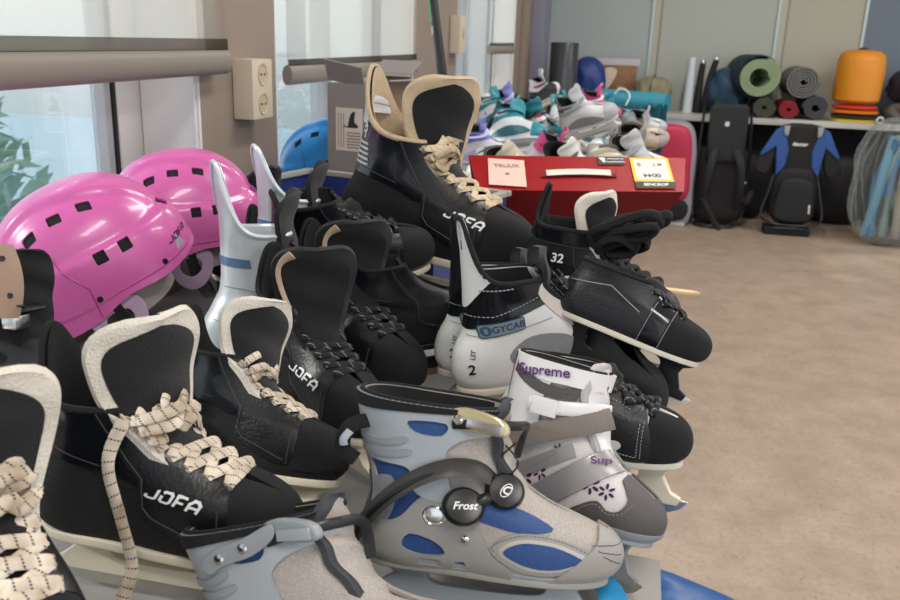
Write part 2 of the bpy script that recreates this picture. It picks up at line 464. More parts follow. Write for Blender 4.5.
def lacing(root, bt, vs, lm, em, wid=.0042, thk=.0014, lift=.007, t=.97, extra=None, cross=True):
    pts = []
    for v in vs:
        r = []
        for sd in (-1, 1):
            p = bt.pt(t, v, sd); a = bt.pt(t-.06, v, sd); b = bt.pt(t, min(1, v+.03), sd)
            n = (a-p).cross(b-p).normalized()
            if n.z < 0 and n.x < 0: n = -n
            if n.y*sd < -.2: n = -n
            r.append((a.lerp(p, .55)+n*.0008, n))
        pts.append(r)
    e = BM()
    for r in pts:
        for p, n in r: eyelet(e, p, n)
    obj('eyelets', e, em, root)
    b = BM(); up = V((.6, 0, .8))
    for i in range(len(pts)):
        (l, nl), (r, nr_) = pts[i]
        if i == 0 or not cross:
            tube(b, crpath([tuple(l-nl*.002), tuple(l+nl*.003+up*.002), tuple((l+r)/2+up*lift), tuple(r+nr_*.003+up*.002), tuple(r-nr_*.002)], 14), wid, thk, up)
        if i+1 < len(pts):
            for A, Bq, k in ((pts[i][0], pts[i+1][1], 0), (pts[i][1], pts[i+1][0], .0022)):
                tube(b, crpath([tuple(A[0]-A[1]*.003), tuple(A[0]+A[1]*.004+up*.003), tuple((A[0]+Bq[0])/2+up*(lift+k)), tuple(Bq[0]+Bq[1]*.004+up*.001), tuple(Bq[0]-Bq[1]*.003)], 14), wid, thk, up)
    if extra: extra(b, pts)
    return obj('lace', b, lm, root)
def holder(root, bt, hm, rm, depth=.068, soleth=.006, sm=None, window=True, sole=True, x0=0, x1=.28):
    if sole:
        s = plate([bt.outline(.05, .0035)], soleth+.004, .002, frame='xy')
        bmesh.ops.translate(s, vec=(0, 0, -.002), verts=s.verts); so = obj('outsole', s, sm or hm, root)
    D = depth; sx = lambda x: x0+(x1-x0)*x/.28
    out = [(.012, 0), (.268, 0), (.266, -.008), (.250, -.016), (.246, -.15*D-.014), (.258, -.60*D), (.272, -.68*D), (.268, -.80*D), (.03, -.80*D), (.010, -.70*D), (.022, -.58*D), (.040, -.014-.15*D), (.030, -.016), (.012, -.008)]
    L = [[(sx(x), z) for x, z in out]]
    if window:
        L.append([(sx(x), z) for x, z in smooth2([(.082, -.012), (.15, -.010), (.20, -.012), (.212, -.3*D), (.196, -.50*D), (.10, -.52*D), (.078, -.4*D)], 4)])
    b = plate(L, .014, .0015)
    for v in b.verts:
        k = min(1, max(0, -v.co.z/(.7*D))); v.co.y *= 1.9-1.25*k**.6
    ho = obj('blade_holder', b, hm, root)
    r = plate([[(sx(x), z) for x, z in smooth2([(.018, -.72*D), (.15, -.74*D), (.27, -.70*D), (.277, -.80*D), (.262, -.93*D), (.235, -D), (.15, -D*1.005), (.05, -D), (.018, -.9*D)], 5)]], .0032, .0004)
    obj('blade', r, rm, ho)
    rv = BM()
    for x in (.05, .075, .19, .215, .24):
        for sd in (-1, 1):
            lathe(rv, [(.0028, -.001), (.0028, .0006), (.0015, .0016), (0, .0018)], 8, Matrix.Translation((sx(x), sd*.0131, -.008)) @ Matrix.Rotation(-sd*pi/2, 4, 'X'))
    obj('rivets', rv, chrome, ho)
    return ho
def liner(root, bt, m, top=True, r=.003):
    """padded inner lining seen inside the collar, and a rolled piping round the rim"""
    bm = BM(); nu = bt.P['nu']
    def f(u, v):
        a = 2*u-1; sd = -1 if a < 0 else 1; t = (1-cos(pi*abs(a)))/2*.96
        p = bt.pt(t, .45+.545*v, sd); c = V((bt.row(.45+.545*v)[1]+.07, 0, p.z)); d = c-p
        return p+d.normalized()*(.006+.004*sin(v*pi))
    grid(bm, f, 2*nu+1, 16); bmesh.ops.remove_doubles(bm, verts=bm.verts, dist=1e-5); solid(bm, .001)
    o = obj('lining', bm, m, root)
    if top:
        b = BM(); P = [bt.pt((1-cos(pi*abs(a)))/2, 1, -1 if a < 0 else 1) for a in [2*i/60-1 for i in range(61)]]
        tube(b, P, r, r*1.2, (0, 0, 1), n=6); obj('collar_binding', b, top if top is not True else m, root)
    return o

TON = [(.208, .073), (.182, .092), (.162, .110), (.148, .132), (.140, .155), (.138, .180), (.142, .203), (.150, .222)]
TW = [.020, .027, .034, .042, .050, .056, .058, .054]
LV = [.50, .56, .62, .68, .74, .80, .86, .93]
def hockey(name, label, cat='ice skate', group=None, zone='jofa', lm=lcream, lv=LV, hm=cream, rm=steel, sm=None, tfelt=felt, tface=plush, C=TON, W=TW, lm_extra=None,
           rows=None, guard=.062, gw=.12, tw=-28, gl=.006, depth=.068, logo=True, lin_m=nyl2, bind=None, main=nyl, lace=True, tb=.011, facetop=.94, quality=1, sides=(-1,), cross=True, em=chrome, lx=.180, sole=True, wid=.0042, thk=.0014):
    root = empty(name, label, cat, group); TWIST[0] = tw
    k = dict(guard=guard, gw=gw, gl=gl)
    if rows: k['rows'] = rows
    if quality < 1: k.update(nu=int(38*quality), nv=int(52*quality))
    bt = Boot(**k); src = bt.surf(); root['_'] = 0; del root['_']
    top = bt.R[-1][0]
    if zone == 'jofa':
        cuff = [(-.03, .092), (.05, .090), (.09, .082), (.125, .070), (.135, .07), (.16, .3), (-.03, .3)]
        lace_p = [(.094, .165), (.104, .125), (.122, .095), (.138, .078), (.138, .048), (.146, .040), (.215, .018), (.216, .09), (.15, .2), (.10, .2)]
        for sd in sides if not False else ():
            pass
        body = src.copy(); solid(body, .0035); obj('boot_shell', body, main, root)
        for sd in (-1, 1):
            n = (0, sd, 0); fr = dict(x=(-sd, 0, 0), n=n); q = lambda P: [(-sd*x, z) for x, z in P]
            obj('ankle_panel', panel(src, q(cuff), off=.0012, **fr), gloss, root)
            obj('lace_panel', panel(src, q(smooth2(lace_p, 3)), off=.0024, **fr), lea, root)
        obj('toe_cap', panel(src, rrect(.212, -.06, .30, .06, .006), x=(1, 0, 0), n=(0, 0, 1), off=.0014, facing=-.35), nyl2, root)
        for sd in sides:
            q = lambda P: [(-sd*x, z) for x, z in P]
            b = seam(src, q([(.098, .150), (.108, .125), (.126, .097), (.142, .08), (.142, .053), (.15, .044), (.21, .024)]), x=(-sd, 0, 0), n=(0, sd, 0), off=.003, r=.0007)
            seam(src, q([(.0, .100), (.05, .099), (.1, .088)]), x=(-sd, 0, 0), n=(0, sd, 0), off=.0016, r=.0005, bm=b)
            seam(src, q([(.214, .02), (.215, .06)]), x=(-sd, 0, 0), n=(0, sd, 0), off=.0028, r=.0007, bm=b)
            obj('stitching', b, dstitch, root)
            if logo: obj('logo', decal(jofa(.0150 if logo is True else logo), src, (lx-.008, 0, .066-.25*(lx-.18)), (-sd, 0, -.2), (0, sd, 0), off=.0044), whitep, root)
    elif zone == 'plain':
        body = src.copy(); solid(body, .0035); obj('boot_shell', body, main, root)
        obj('toe_cap', panel(src, rrect(.212, -.06, .30, .06, .006), x=(1, 0, 0), n=(0, 0, 1), off=.0014, facing=-.35), nyl2, root)
    elif callable(zone): zone(root, bt, src)
    liner(root, bt, lin_m, bind if bind else True)
    if C: tongue(root, C, W, tfelt, tface, border=tb, facetop=facetop)
    if lace: lacing(root, bt, lv, lm, em, extra=lm_extra, cross=cross, wid=wid, thk=thk)
    if hm: holder(root, bt, hm, rm, depth, sm=sm, sole=sole)
    src.free()
    return root, bt
# ------------------------------------------------------------------ camera
f_px = 847.0
cam = bpy.data.cameras.new('camera'); cam.lens = f_px/900*36; cam.sensor_width = 36; cam.clip_start = .05; cam.clip_end = 200
co = bpy.data.objects.new('camera', cam); COL.objects.link(co); SC.camera = co
Pc, Yc, Rc = radians(16.9), radians(12.0), .035
fw = V((-sin(Yc)*cos(Pc), cos(Yc)*cos(Pc), -sin(Pc))); rt = V((cos(Yc), sin(Yc), 0)); up = rt.cross(fw)
rr = rt*cos(Rc)+up*sin(Rc); uu = -rt*sin(Rc)+up*cos(Rc)
Mc = Matrix((rr, uu, -fw)).transposed().to_4x4(); Mc.translation = (0, 0, 1.2); co.matrix_world = Mc
cam.dof.use_dof = True; cam.dof.focus_distance = .95; cam.dof.aperture_fstop = 11
SC.view_settings.view_transform = 'Standard'; SC.view_settings.look = 'None'; SC.view_settings.gamma = 1; SC.view_settings.use_curve_mapping = False
SC.view_settings.exposure = 0.12

# ------------------------------------------------------------------ daylight
w = bpy.data.worlds.new('sky'); SC.world = w; w.use_nodes = True; nt = w.node_tree
bg = nt.nodes['Background']; bg.inputs['Strength'].default_value = 1.3
tc = nt.nodes.new('ShaderNodeTexCoord'); sp = nt.nodes.new('ShaderNodeSeparateXYZ'); nt.links.new(tc.outputs['Generated'], sp.inputs[0])
rp = nt.nodes.new('ShaderNodeValToRGB'); e = rp.color_ramp.elements
mr = nt.nodes.new('ShaderNodeMapRange'); mr.inputs['From Min'].default_value = -1; nt.links.new(sp.outputs['Z'], mr.inputs['Value']); nt.links.new(mr.outputs['Result'], rp.inputs['Fac'])
e[0].position = .45; e[0].color = (.62, .70, .72, 1); e[1].position = .52; e[1].color = (.95, .97, 1.0, 1); x = e.new(.75); x.color = (.72, .85, 1.0, 1)
nt.links.new(rp.outputs['Color'], bg.inputs['Color'])
sun = bpy.data.lights.new('sun', 'SUN'); sun.energy = 3.2; sun.angle = radians(3); sun.color = (1, .95, .86)
so = bpy.data.objects.new('sun', sun); COL.objects.link(so)
so.rotation_euler = V((1, .42, -.62)).to_track_quat('-Z', 'Y').to_euler(); so.location = (-4, -2, 4)

def added_fill_lamp(x, y, p):  # unseen lamps added under the ceiling to brighten the room
    ro = empty('added_fill_lamp', 'long white fill lamp box added %s' % p, 'ceiling lamp', 'added fill lamps'); ro.location = (x, y, 2.66)
    b = BM(); box(b, (0, 0, .012), (.32, 1.3, .052), bev=.006); obj('housing', b, mat('white_lamp_housing', 'e0e0de', .4), ro)
    b = BM(); box(b, (0, 0, -.017), (.27, 1.24, .004)); obj('diffuser', b, mat('lit_diffuser', 'fff6ea', .5, emit=2), ro)
    l = bpy.data.lights.new('fill_light', 'AREA'); l.shape = 'RECTANGLE'; l.size = .27; l.size_y = 1.24; l.energy = 25; l.color = (1, .95, .90)
    lo = bpy.data.objects.new('fill_light', l); COL.objects.link(lo); lo.parent = ro; lo.location = (0, 0, -.025)
for _x in (.4, 2.4):
    for _y in (-.6, 2.0, 4.8): added_fill_lamp(_x, _y, 'over the open floor')
# ------------------------------------------------------------------ room shell
XW, YB, ZC = -.85, 7.0, 2.7
wallp = mat('beige_painted_wall', '8b7c70', .6, var=.04, vscale=3)
whitew = mat('white_window_paint', 'd8d6d4', .35)
greyw = mat('light_grey_frame', 'a9aaae', .4)
WIN = [(-.9, 1.566, .80), (1.93, 3.19, .80), (3.95, 5.75, .80)]
def boxobj(name, lo, hi, m, parent=None, bev=0.):
    b = BM(); lo, hi = V(lo), V(hi); box(b, (lo+hi)/2, hi-lo, bev=bev); return obj(name, b, m, parent, smooth=bev > 0)
def wall_left():
    b = BM(); y = -3.0
    for (a, c, z) in WIN+[(YB+.2, 0, 0)]:
        box(b, (XW-.08, (y+a)/2, ZC/2), (.16, a-y, ZC))
        if c: box(b, (XW-.08, (a+c)/2, z/2), (.16, c-a, z)); box(b, (XW-.08, (a+c)/2, (2.35+ZC)/2), (.16, c-a, ZC-2.35)); y = c
    return struct(obj('wall_left', b, wallp, smooth=False))
wall_left()
pan = [(XW-.2, .04, 'a7b0af'), (.04, .95, 'abafa6'), (.95, 1.545, 'aca998'), (1.545, 4.6, '65727f')]
fl = mat('speckled_beige_linoleum', '9c8c7f', .42); nt, b = nodes_of(fl)
tc = nt.nodes.new('ShaderNodeTexCoord'); n1 = nt.nodes.new('ShaderNodeTexNoise'); n1.inputs['Scale'].default_value = 6; n1.inputs['Detail'].default_value = 9; n1.inputs['Roughness'].default_value = .72
n2 = nt.nodes.new('ShaderNodeTexNoise'); n2.inputs['Scale'].default_value = 70; n2.inputs['Detail'].default_value = 6
n3 = nt.nodes.new('ShaderNodeTexNoise'); n3.inputs['Scale'].default_value = 55; n3.inputs['Detail'].default_value = 2
cr1 = nt.nodes.new('ShaderNodeValToRGB'); cr1.color_ramp.elements[0].position = .3; cr1.color_ramp.elements[0].color = lin('948372'); cr1.color_ramp.elements[1].position = .7; cr1.color_ramp.elements[1].color = lin('b5a28f')
mx = nt.nodes.new('ShaderNodeMix'); mx.data_type = 'RGBA'; mx.inputs['B'].default_value = lin('827162')
mr = nt.nodes.new('ShaderNodeMapRange'); mr.inputs['From Min'].default_value = .52; mr.inputs['From Max'].default_value = .75; mr.inputs['To Max'].default_value = .55
for n in (n1, n2, n3): nt.links.new(tc.outputs['Object'], n.inputs['Vector'])
nt.links.new(n1.outputs['Fac'], cr1.inputs['Fac']); nt.links.new(cr1.outputs['Color'], mx.inputs['A']); nt.links.new(n2.outputs['Fac'], mr.inputs['Value']); nt.links.new(mr.outputs['Result'], mx.inputs['Factor'])
mx2 = nt.nodes.new('ShaderNodeMix'); mx2.data_type = 'RGBA'; mx2.inputs['B'].default_value = lin('4f453e'); nt.links.new(mx.outputs['Result'], mx2.inputs['A'])
mr2 = nt.nodes.new('ShaderNodeMapRange'); mr2.inputs['From Min'].default_value = .70; mr2.inputs['From Max'].default_value = .74; mr2.inputs['To Max'].default_value = .6; nt.links.new(n3.outputs['Fac'], mr2.inputs['Value']); nt.links.new(mr2.outputs['Result'], mx2.inputs['Factor'])
nt.links.new(mx2.outputs['Result'], b.inputs['Base Color'])
struct(boxobj('floor', (XW-.16, -3, -.1), (4.6, YB+.2, 0), fl))
struct(boxobj('ceiling', (XW-.16, -3, ZC), (4.6, YB+.2, ZC+.1), mat('white_ceiling', 'c8c6c2', .8)))
wb = boxobj('wall_back', (XW-.16, YB+.03, 0), (4.6, YB+.2, ZC), mat('back_wall_core', '80807a', .6)); struct(wb)
for i, (a, c, h) in enumerate(pan):
    boxobj('wall_panel', (a, YB, 0), (c, YB+.029, ZC-.002), mat('painted_panel_'+h, h, .5, var=.03, vscale=2), wb)
jm = mat('pale_aluminium_joint', 'b5c4c6', .35, .2); jd = mat('olive_joint_strip', '8b8470', .5)
for n, (x, wd) in enumerate([(.04, .018), (.95, .018), (1.55, .02)]):
    t = boxobj('trim_%d' % (n+1), (x-.03, YB-.016, 0), (x-.03+wd, YB-.0005, ZC-.003), jm, bev=.002); struct(t)
    if n < 2: boxobj('joint_strip', (x-.03+wd, YB-.010, 0), (x+.035, YB-.0005, ZC-.003), mat('beige_batten', 'b0afa2', .5), t); boxobj('joint_shadow_strip', (x+.035, YB-.006, 0), (x+.05, YB-.0005, ZC-.003), jd, t)
# corner column
struct(boxobj('trim_4', (XW+.001, 6.55, 0), (XW+.09, YB-.02, ZC-.003), mat('lilac_grey_column', '8b899b', .6), bev=.004))
struct(boxobj('trim_5', (XW+.001, 6.0, 0), (XW+.035, 6.25, ZC-.003), wallp, bev=.004))

# windows: recessed frame, sash, glass, sill
glass = bpy.data.materials.new('window_glass'); glass.use_nodes = True; nt = glass.node_tree; nt.nodes.clear()
o_ = nt.nodes.new('ShaderNodeOutputMaterial'); mxs = nt.nodes.new('ShaderNodeMixShader'); tr = nt.nodes.new('ShaderNodeBsdfTransparent'); gl = nt.nodes.new('ShaderNodeBsdfGlossy'); gl.inputs['Roughness'].default_value = .01
fr = nt.nodes.new('ShaderNodeLayerWeight'); tr.inputs['Color'].default_value = (.93, .97, .98, 1)
pw = nt.nodes.new('ShaderNodeMath'); pw.operation = 'POWER'; pw.inputs[1].default_value = 4; nt.links.new(fr.outputs['Facing'], pw.inputs[0]); mm = nt.nodes.new('ShaderNodeMath'); mm.operation = 'MULTIPLY_ADD'; mm.inputs[1].default_value = .8; mm.inputs[2].default_value = .22; nt.links.new(pw.outputs[0], mm.inputs[0]); nt.links.new(mm.outputs[0], mxs.inputs[0]); nt.links.new(tr.outputs[0], mxs.inputs[1]); nt.links.new(gl.outputs[0], mxs.inputs[2]); nt.links.new(mxs.outputs[0], o_.inputs[0])
gasket = mat('black_gasket', '111114', .6)
XG = XW-.152
for i, (y0, y1, z0) in enumerate(WIN):
    zt = 2.35; fwid = .085; b = BM()
    for (a, c, d, e_) in ((y0, y0+fwid, z0, zt), (y1-fwid, y1, z0, zt), (y0+fwid, y1-fwid, z0, z0+.05), (y0+fwid, y1-fwid, zt-fwid, zt)):
        box(b, (XG, (a+c)/2, (d+e_)/2), (.05, c-a-.0004, e_-d-.0004), bev=.004)
    wo = obj('window_%d' % (i+1), b, whitew); struct(wo)
    for yy in ([(.25)] if i == 0 else ([2.62] if i == 1 else [4.3, 4.75])):
        boxobj('mullion', (XG-.024, yy-.03, z0+.051), (XG+.024, yy+.03, zt-fwid-.001), whitew if i == 0 else greyw, wo, bev=.004)
    gs = BM(); box(gs, (XG+.012, y1-fwid-.006, (z0+zt)/2+.02), (.02, .010, zt-z0-.14)); obj('gasket', gs, gasket, wo, smooth=False)
    gs = BM(); box(gs, (XG+.004, y1-fwid-.022, (z0+zt)/2+.02), (.03, .020, zt-z0-.14), bev=.003); obj('sash_frame', gs, greyw, wo)
    boxobj('pane', (XG-.004, y0+fwid, z0+.05), (XG+.000, y1-fwid-.033, zt-fwid), glass, wo)
    lin_ = BM()
    box(lin_, (XW-.063, y1-.004, (z0+zt)/2), (.125, .008, zt-z0)); box(lin_, (XW-.063, y0+.004, (z0+zt)/2), (.125, .008, zt-z0)); box(lin_, (XW-.063, (y0+y1)/2, zt-.004), (.125, y1-y0-.016, .008))
    obj('reveal', lin_, whitew, wo, smooth=False)
    lb = BM(); box(lb, (XW-.006, y1-.0125, (z0+zt)/2), (.004, .009, zt-z0-.01), bev=.001); obj('reveal_bead', lb, whitew, wo)
    sl = BM(); box(sl, (XW-.056, (y0+y1)/2, z0+.009), (.140, y1-y0-.018, .018), bev=.004); obj('sill', sl, whitew, wo)
gr_ = mat('pale_outdoor_paving', 'c3d2d6', .9, var=.1, vscale=2)
struct(boxobj('ground', (-14, -6, -.2), (XW-.17, 12, -.12), gr_))
bush = empty('garden_bush', 'leafy green bush outside the nearest window', 'bush'); rg = random.Random(5); b = BM()
for i in range(900):
    a, t, r_ = rg.uniform(0, 2*pi), math.acos(rg.uniform(-.6, 1)), rg.uniform(.75, 1.05); c = V((sin(t)*cos(a)*.75*r_, sin(t)*sin(a)*.75*r_, .55+cos(t)*.62*r_)); n_ = V((rg.uniform(-1, 1), rg.uniform(-1, 1), rg.uniform(-1, 1))).normalized(); u_ = n_.orthogonal().normalized(); w_ = n_.cross(u_); L_ = rg.uniform(.05, .10)
    b.faces.new([b.verts.new(c+p) for p in (u_*L_, w_*L_*.4, -u_*L_, -w_*L_*.4)])
obj('foliage', b, mat('bush_leaf', 'a9c6b4', .6, var=.25, vscale=4), bush, smooth=False)
b = BM()
for k in range(5): tube(b, [(0, 0, 0), (.12*cos(k*1.3), .12*sin(k*1.3), .35), (.35*cos(k*1.3), .35*sin(k*1.3), .8)], .02)
obj('stems', b, mat('bush_stem', '5b4a3a', .9), bush); bush.location = (-3.3, 3.0, -.12)
# roller blinds: semi transparent screen cloth on a bottom bar
scr = bpy.data.materials.new('blind_screen'); scr.use_nodes = True; nt = scr.node_tree; nt.nodes.clear()
o_ = nt.nodes.new('ShaderNodeOutputMaterial'); m1 = nt.nodes.new('ShaderNodeMixShader'); m2 = nt.nodes.new('ShaderNodeMixShader'); tr = nt.nodes.new('ShaderNodeBsdfTransparent'); df = nt.nodes.new('ShaderNodeBsdfDiffuse'); tl = nt.nodes.new('ShaderNodeBsdfTranslucent')
df.inputs['Color'].default_value = lin('a8a29c'); tl.inputs['Color'].default_value = lin('f2eee6'); tr.inputs['Color'].default_value = (.9, .88, .86, 1)
m1.inputs[0].default_value = .8; nt.links.new(df.outputs[0], m1.inputs[1]); nt.links.new(tl.outputs[0], m1.inputs[2])
m2.inputs[0].default_value = .48; nt.links.new(m1.outputs[0], m2.inputs[1]); nt.links.new(tr.outputs[0], m2.inputs[2]); nt.links.new(m2.outputs[0], o_.inputs[0])
scr2 = scr.copy(); scr2.name = 'blind_hem_cloth'
for _n in scr2.node_tree.nodes:
    if _n.type == 'BSDF_TRANSLUCENT': _n.inputs['Color'].default_value = lin('9a9088')
    if _n.type == 'BSDF_DIFFUSE': _n.inputs['Color'].default_value = lin('857c74')
    if _n.type == 'BSDF_TRANSPARENT': _n.inputs['Color'].default_value = (.3, .28, .26, 1)
barm = mat('greige_blind_bar', '827970', .5); hem = mat('blind_hem', '7d766f', .7)
def blind(y0, y1, z, label, x0=.012, x1=.012, barh=.047, zt=2.55):
    ro = empty('roller_blind', label, 'blind', None); ro.location = (XW+.01, (y0+y1)/2, zt)
    def P(y, zz): k = (y-y0)/(y1-y0); return V((XW+x0+(x1-x0)*k, y, zz))
    b = BM(); tube(b, [P(y0, z+barh/2), P(y1-.002, z+barh/2)], barh/2*.55, barh/2, (0, 0, 1), n=16); r = obj('bottom_bar', b, barm, ro); r.matrix_parent_inverse = Matrix.Translation(-ro.location)
    b = BM(); vs = [b.verts.new(p) for p in (P(y0, z+barh), P(y1, z+barh), P(y1, zt), P(y0, zt))]; b.faces.new(vs); s = obj('screen', b, scr, ro, smooth=False); s.matrix_parent_inverse = r.matrix_parent_inverse
    b = BM(); vs = [b.verts.new(p+V((.004, 0, 0))) for p in (P(y0, z+barh-.004), P(y1, z+barh-.004), P(y1, z+barh+.02), P(y0, z+barh+.013))]; b.faces.new(vs); bmesh.ops.solidify(b, geom=b.faces[:], thickness=.001); s = obj('hem', b, scr2, ro, smooth=False); s.matrix_parent_inverse = r.matrix_parent_inverse
    b = BM(); tube(b, [P(y0, zt+.01), P(y1, zt+.01)], .012, .022, (0, 0, 1), n=14); s = obj('roller', b, barm, ro); s.matrix_parent_inverse = r.matrix_parent_inverse
    return ro
bpy.context.view_layer.update()
_b = []
_b.append(blind(-.85, 1.625, 1.125, 'wide translucent roller blind with thick bar above the pink helmets', x0=.22, x1=.03))
_b.append(blind(1.97, 3.175, 1.088, 'translucent roller blind above the grey cardboard box'))
_b.append(blind(4.72, 5.62, 1.145, 'farthest small roller blind by the dark cylinder in the corner'))
# table under the skates, running along the windows
tabm = mat('grey_table_laminate', '8f8d8a', .4, var=.05, vscale=8)
t = empty('long_table', 'long grey topped table by the windows buried under heaps of skates', 'table'); t.location = (-.4, 3, 0)
bpy.context.view_layer.update()
def tb(name, lo, hi, m, par, bev=.002):
    o = boxobj(name, lo, hi, m, par, bev); o.matrix_parent_inverse = Matrix.Translation(-par.location); return o
tb('tabletop', (XW+.004, .44, .695), (-.02, 6.35, .72), tabm, t)
for y in (.55, 2.2, 4.3, 6.2):
    for x in (XW+.06, -.1): tb('leg', (x-.02, y-.02, 0), (x+.02, y+.02, .6948), mat('grey_steel_leg', '5d5e60', .4, .5), t)
bench = empty('bench', 'long pale shelf bench along the back wall loaded with bags and mats', 'bench'); bench.location = (1.8, 6.75, 0)
bpy.context.view_layer.update()
tb('bench_top', (XW+.3, 6.5, .715), (4.2, 6.983, .755), mat('pale_bench_top', 'b9b6b0', .4), bench)
tb('back_panel', (XW+.34, 6.95, .02), (4.1, 6.98, .7148), mat('under_bench_shade', '1d1d20', .8), bench)  # dark sheet added to stand for the shade below the bench top
for x in (.3, 1.95, 3.4): tb('leg', (x-.02, 6.88, 0), (x+.02, 6.92, .7148), mat('grey_steel_leg', '5d5e60'), bench)
# wall socket with two sockets on the pillar
so_ = empty('double_power_socket', 'beige surface mounted double power socket on the pillar between windows', 'power socket'); so_.location = (XW, 1.755, 1.09)
ivory = mat('ivory_plastic', 'c9bda9', .4)
def sock(par, y0, y1, z0, z1, two):
    cy = (y0+y1)/2; b = BM(); box(b, (.024, 0, 0), (.046, y1-y0, z1-z0), bev=.004); obj('housing', b, ivory, par)
    for k in ((-1, 1) if two else (0,)):
        b = BM(); lathe(b, [(.024, .0), (.024, .0015), (.021, .0015), (.019, .0006), (.0185, -.0), (0, 0)], 24, Matrix.Translation((.0472, 0, k*.031)) @ Matrix.Rotation(pi/2, 4, 'Y')); s = obj('socket_face', b, mat('ivory_socket_face', 'b9a88f', .45), par)
        h = BM()
        for q in (-1, 1): lathe(h, [(.0025, 0), (.0025, .001), (0, .001)], 8, Matrix.Translation((.0478, q*.0095, k*.031)) @ Matrix.Rotation(pi/2, 4, 'Y'))
        obj('pin_holes', h, gasket, s)
sock(so_, 1.70, 1.80, 1.03, 1.155, True)
so2 = empty('wall_junction_box', 'beige junction box on the pillar before the far windows', 'junction box'); so2.location = (XW, 3.86, 1.235)
sock(so2, 3.8, 3.93, 1.16, 1.32, False)
# ------------------------------------------------------------------ black skates on the left and middle of the heap
Z0 = .72
def band0(a, b, w):
    return [(a[0], a[1]-w/2), (b[0], b[1]-w/2), (b[0], b[1]+w/2), (a[0], a[1]+w/2)]
def hang(root, pts, m, wid=.0045, thk=.0013, n=40, up=(.3, -1, .3)):
    b = BM(); tube(b, crpath(pts, n), wid, thk, up); return obj('loose_lace', b, m, root)
def bundle(b, pts, k=5, seed=1, spread=.012, wid=.0045, thk=.0015, low=.55):
    """slack lace wraps over the front of the ankle between the top eyelet rows"""
    rng = random.Random(seed)
    for i in range(k):
        j = len(pts)-1-rng.choice([0, 1, 1, 2]); j2 = len(pts)-1-rng.choice([0, 1, 2])
        A, B = pts[j][0][0], pts[j2][1][0]; f = V((.82, 0, .45))
        h = .014+.010*rng.random(); s = [V((rng.uniform(-1, 1), rng.uniform(-1, 1), rng.uniform(-1, .6)))*spread*low for _ in range(3)]
        P = [tuple(A), tuple(A+V((.006, -.008, .002))+f*.006), tuple(A.lerp(B, .3)+f*h+s[0]), tuple(A.lerp(B, .55)+f*(h+.004)+s[1]), tuple(A.lerp(B, .8)+f*h+s[2]), tuple(B+V((.006, .008, 0))+f*.006), tuple(B)]
        tube(b, crpath(P, 22), wid, thk, f)
def tongue_label(root, C=TON, W=TW, u=.78, b0=.5, b1=.93, tw=-28):
    TWIST[0] = tw; b = BM(); P = [tongue_pt(C, W, u-.12*k/12, b0+(b1-b0)*k/12, off=.0065) for k in range(13)]
    nn = [(tongue_pt(C, W, u, b0+(b1-b0)*k/12, off=.02)-tongue_pt(C, W, u, b0+(b1-b0)*k/12)).normalized() for k in range(13)]
    tube(b, P, .0038, .0008, lambda i: nn[min(i, 12)], n=8, taper=lambda t: .8+.2*t+1.1*max(0, t-.8)*5*(t > .8)); obj('tongue_label', b, mat('tan_label', 'b9a08a', .7), root)
# J1 near left, cream laces
def ex1(b, pts): bundle(b, pts, 11, 3, .03, .0052, .0016)
r, bt = hockey('ice_skate', 'large black ice skate whose long cream lace hangs down its side', lm_extra=ex1, main=nyl, wid=.0052, thk=.0016)
place(r, (-.483, .570, .790), 0, s=.88)
t_ = bt.pt(.93, .93, -1)
hang(r, [tuple(t_+V((0, -.002, 0))), tuple(t_+V((.004, -.010, .004))), (.118, -.052, .10), (.130, -.058, .05), (.136, -.056, .0), (.125, -.060, -.035), (.115, -.064, -.066)], lcream, .0065, .0014, up=(0, -1, 0))
obj('ankle_label', decal(plate([smooth2([(-.008, -.014), (.006, -.016), (.010, .012), (-.002, .016)], 4)], .0002, frame='xy'), bt.surf(), (.012, 0, .165), (1, 0, .5), (0, -1, .15), off=.0022), whitep, r)
# J0 leftmost, cut by the frame
r, bt = hockey('ice_skate', 'leftmost black ice skate cut by the photo edge with heavily wrapped cream laces', lm_extra=lambda b, p: bundle(b, p, 14, 9, .02, .0055, .0016), logo=False, wid=.0055, thk=.0016)
place(r, (-.513, .490, .812), -32, -6, 0, s=.88)
# J2 behind J1, rolled so its holder shows
r, bt = hockey('ice_skate', 'black ice skate tipped over behind the large one showing its cream blade holder', lm_extra=lambda b, p: bundle(b, p, 6, 5, .018, .005, .0016), logo=False, wid=.005, thk=.0016)
place(r, (-.458, .703, .788), -2, 0, -22, s=.76)
# J3
r, bt = hockey('ice_skate', 'black ice skate with black laces and white lettering in the middle of the left heap', logo=.0175, lm=lblack, tfelt=plush, tface=nyl2, main=nyl2, em=chrome)
tongue_label(r, u=-.75)
place(r, (-.442, .939, .789), -35, -2, 0, s=.86)
# J4
r, bt = hockey('ice_skate', 'all black ice skate squeezed behind the lettered one, round toe pointing right', lm=lblack, tfelt=plush, tface=nyl2, main=lea2, logo=False)
tongue_label(r, u=-.7)
place(r, (-.447, 1.064, .790), -30, -2, 0, s=.88)
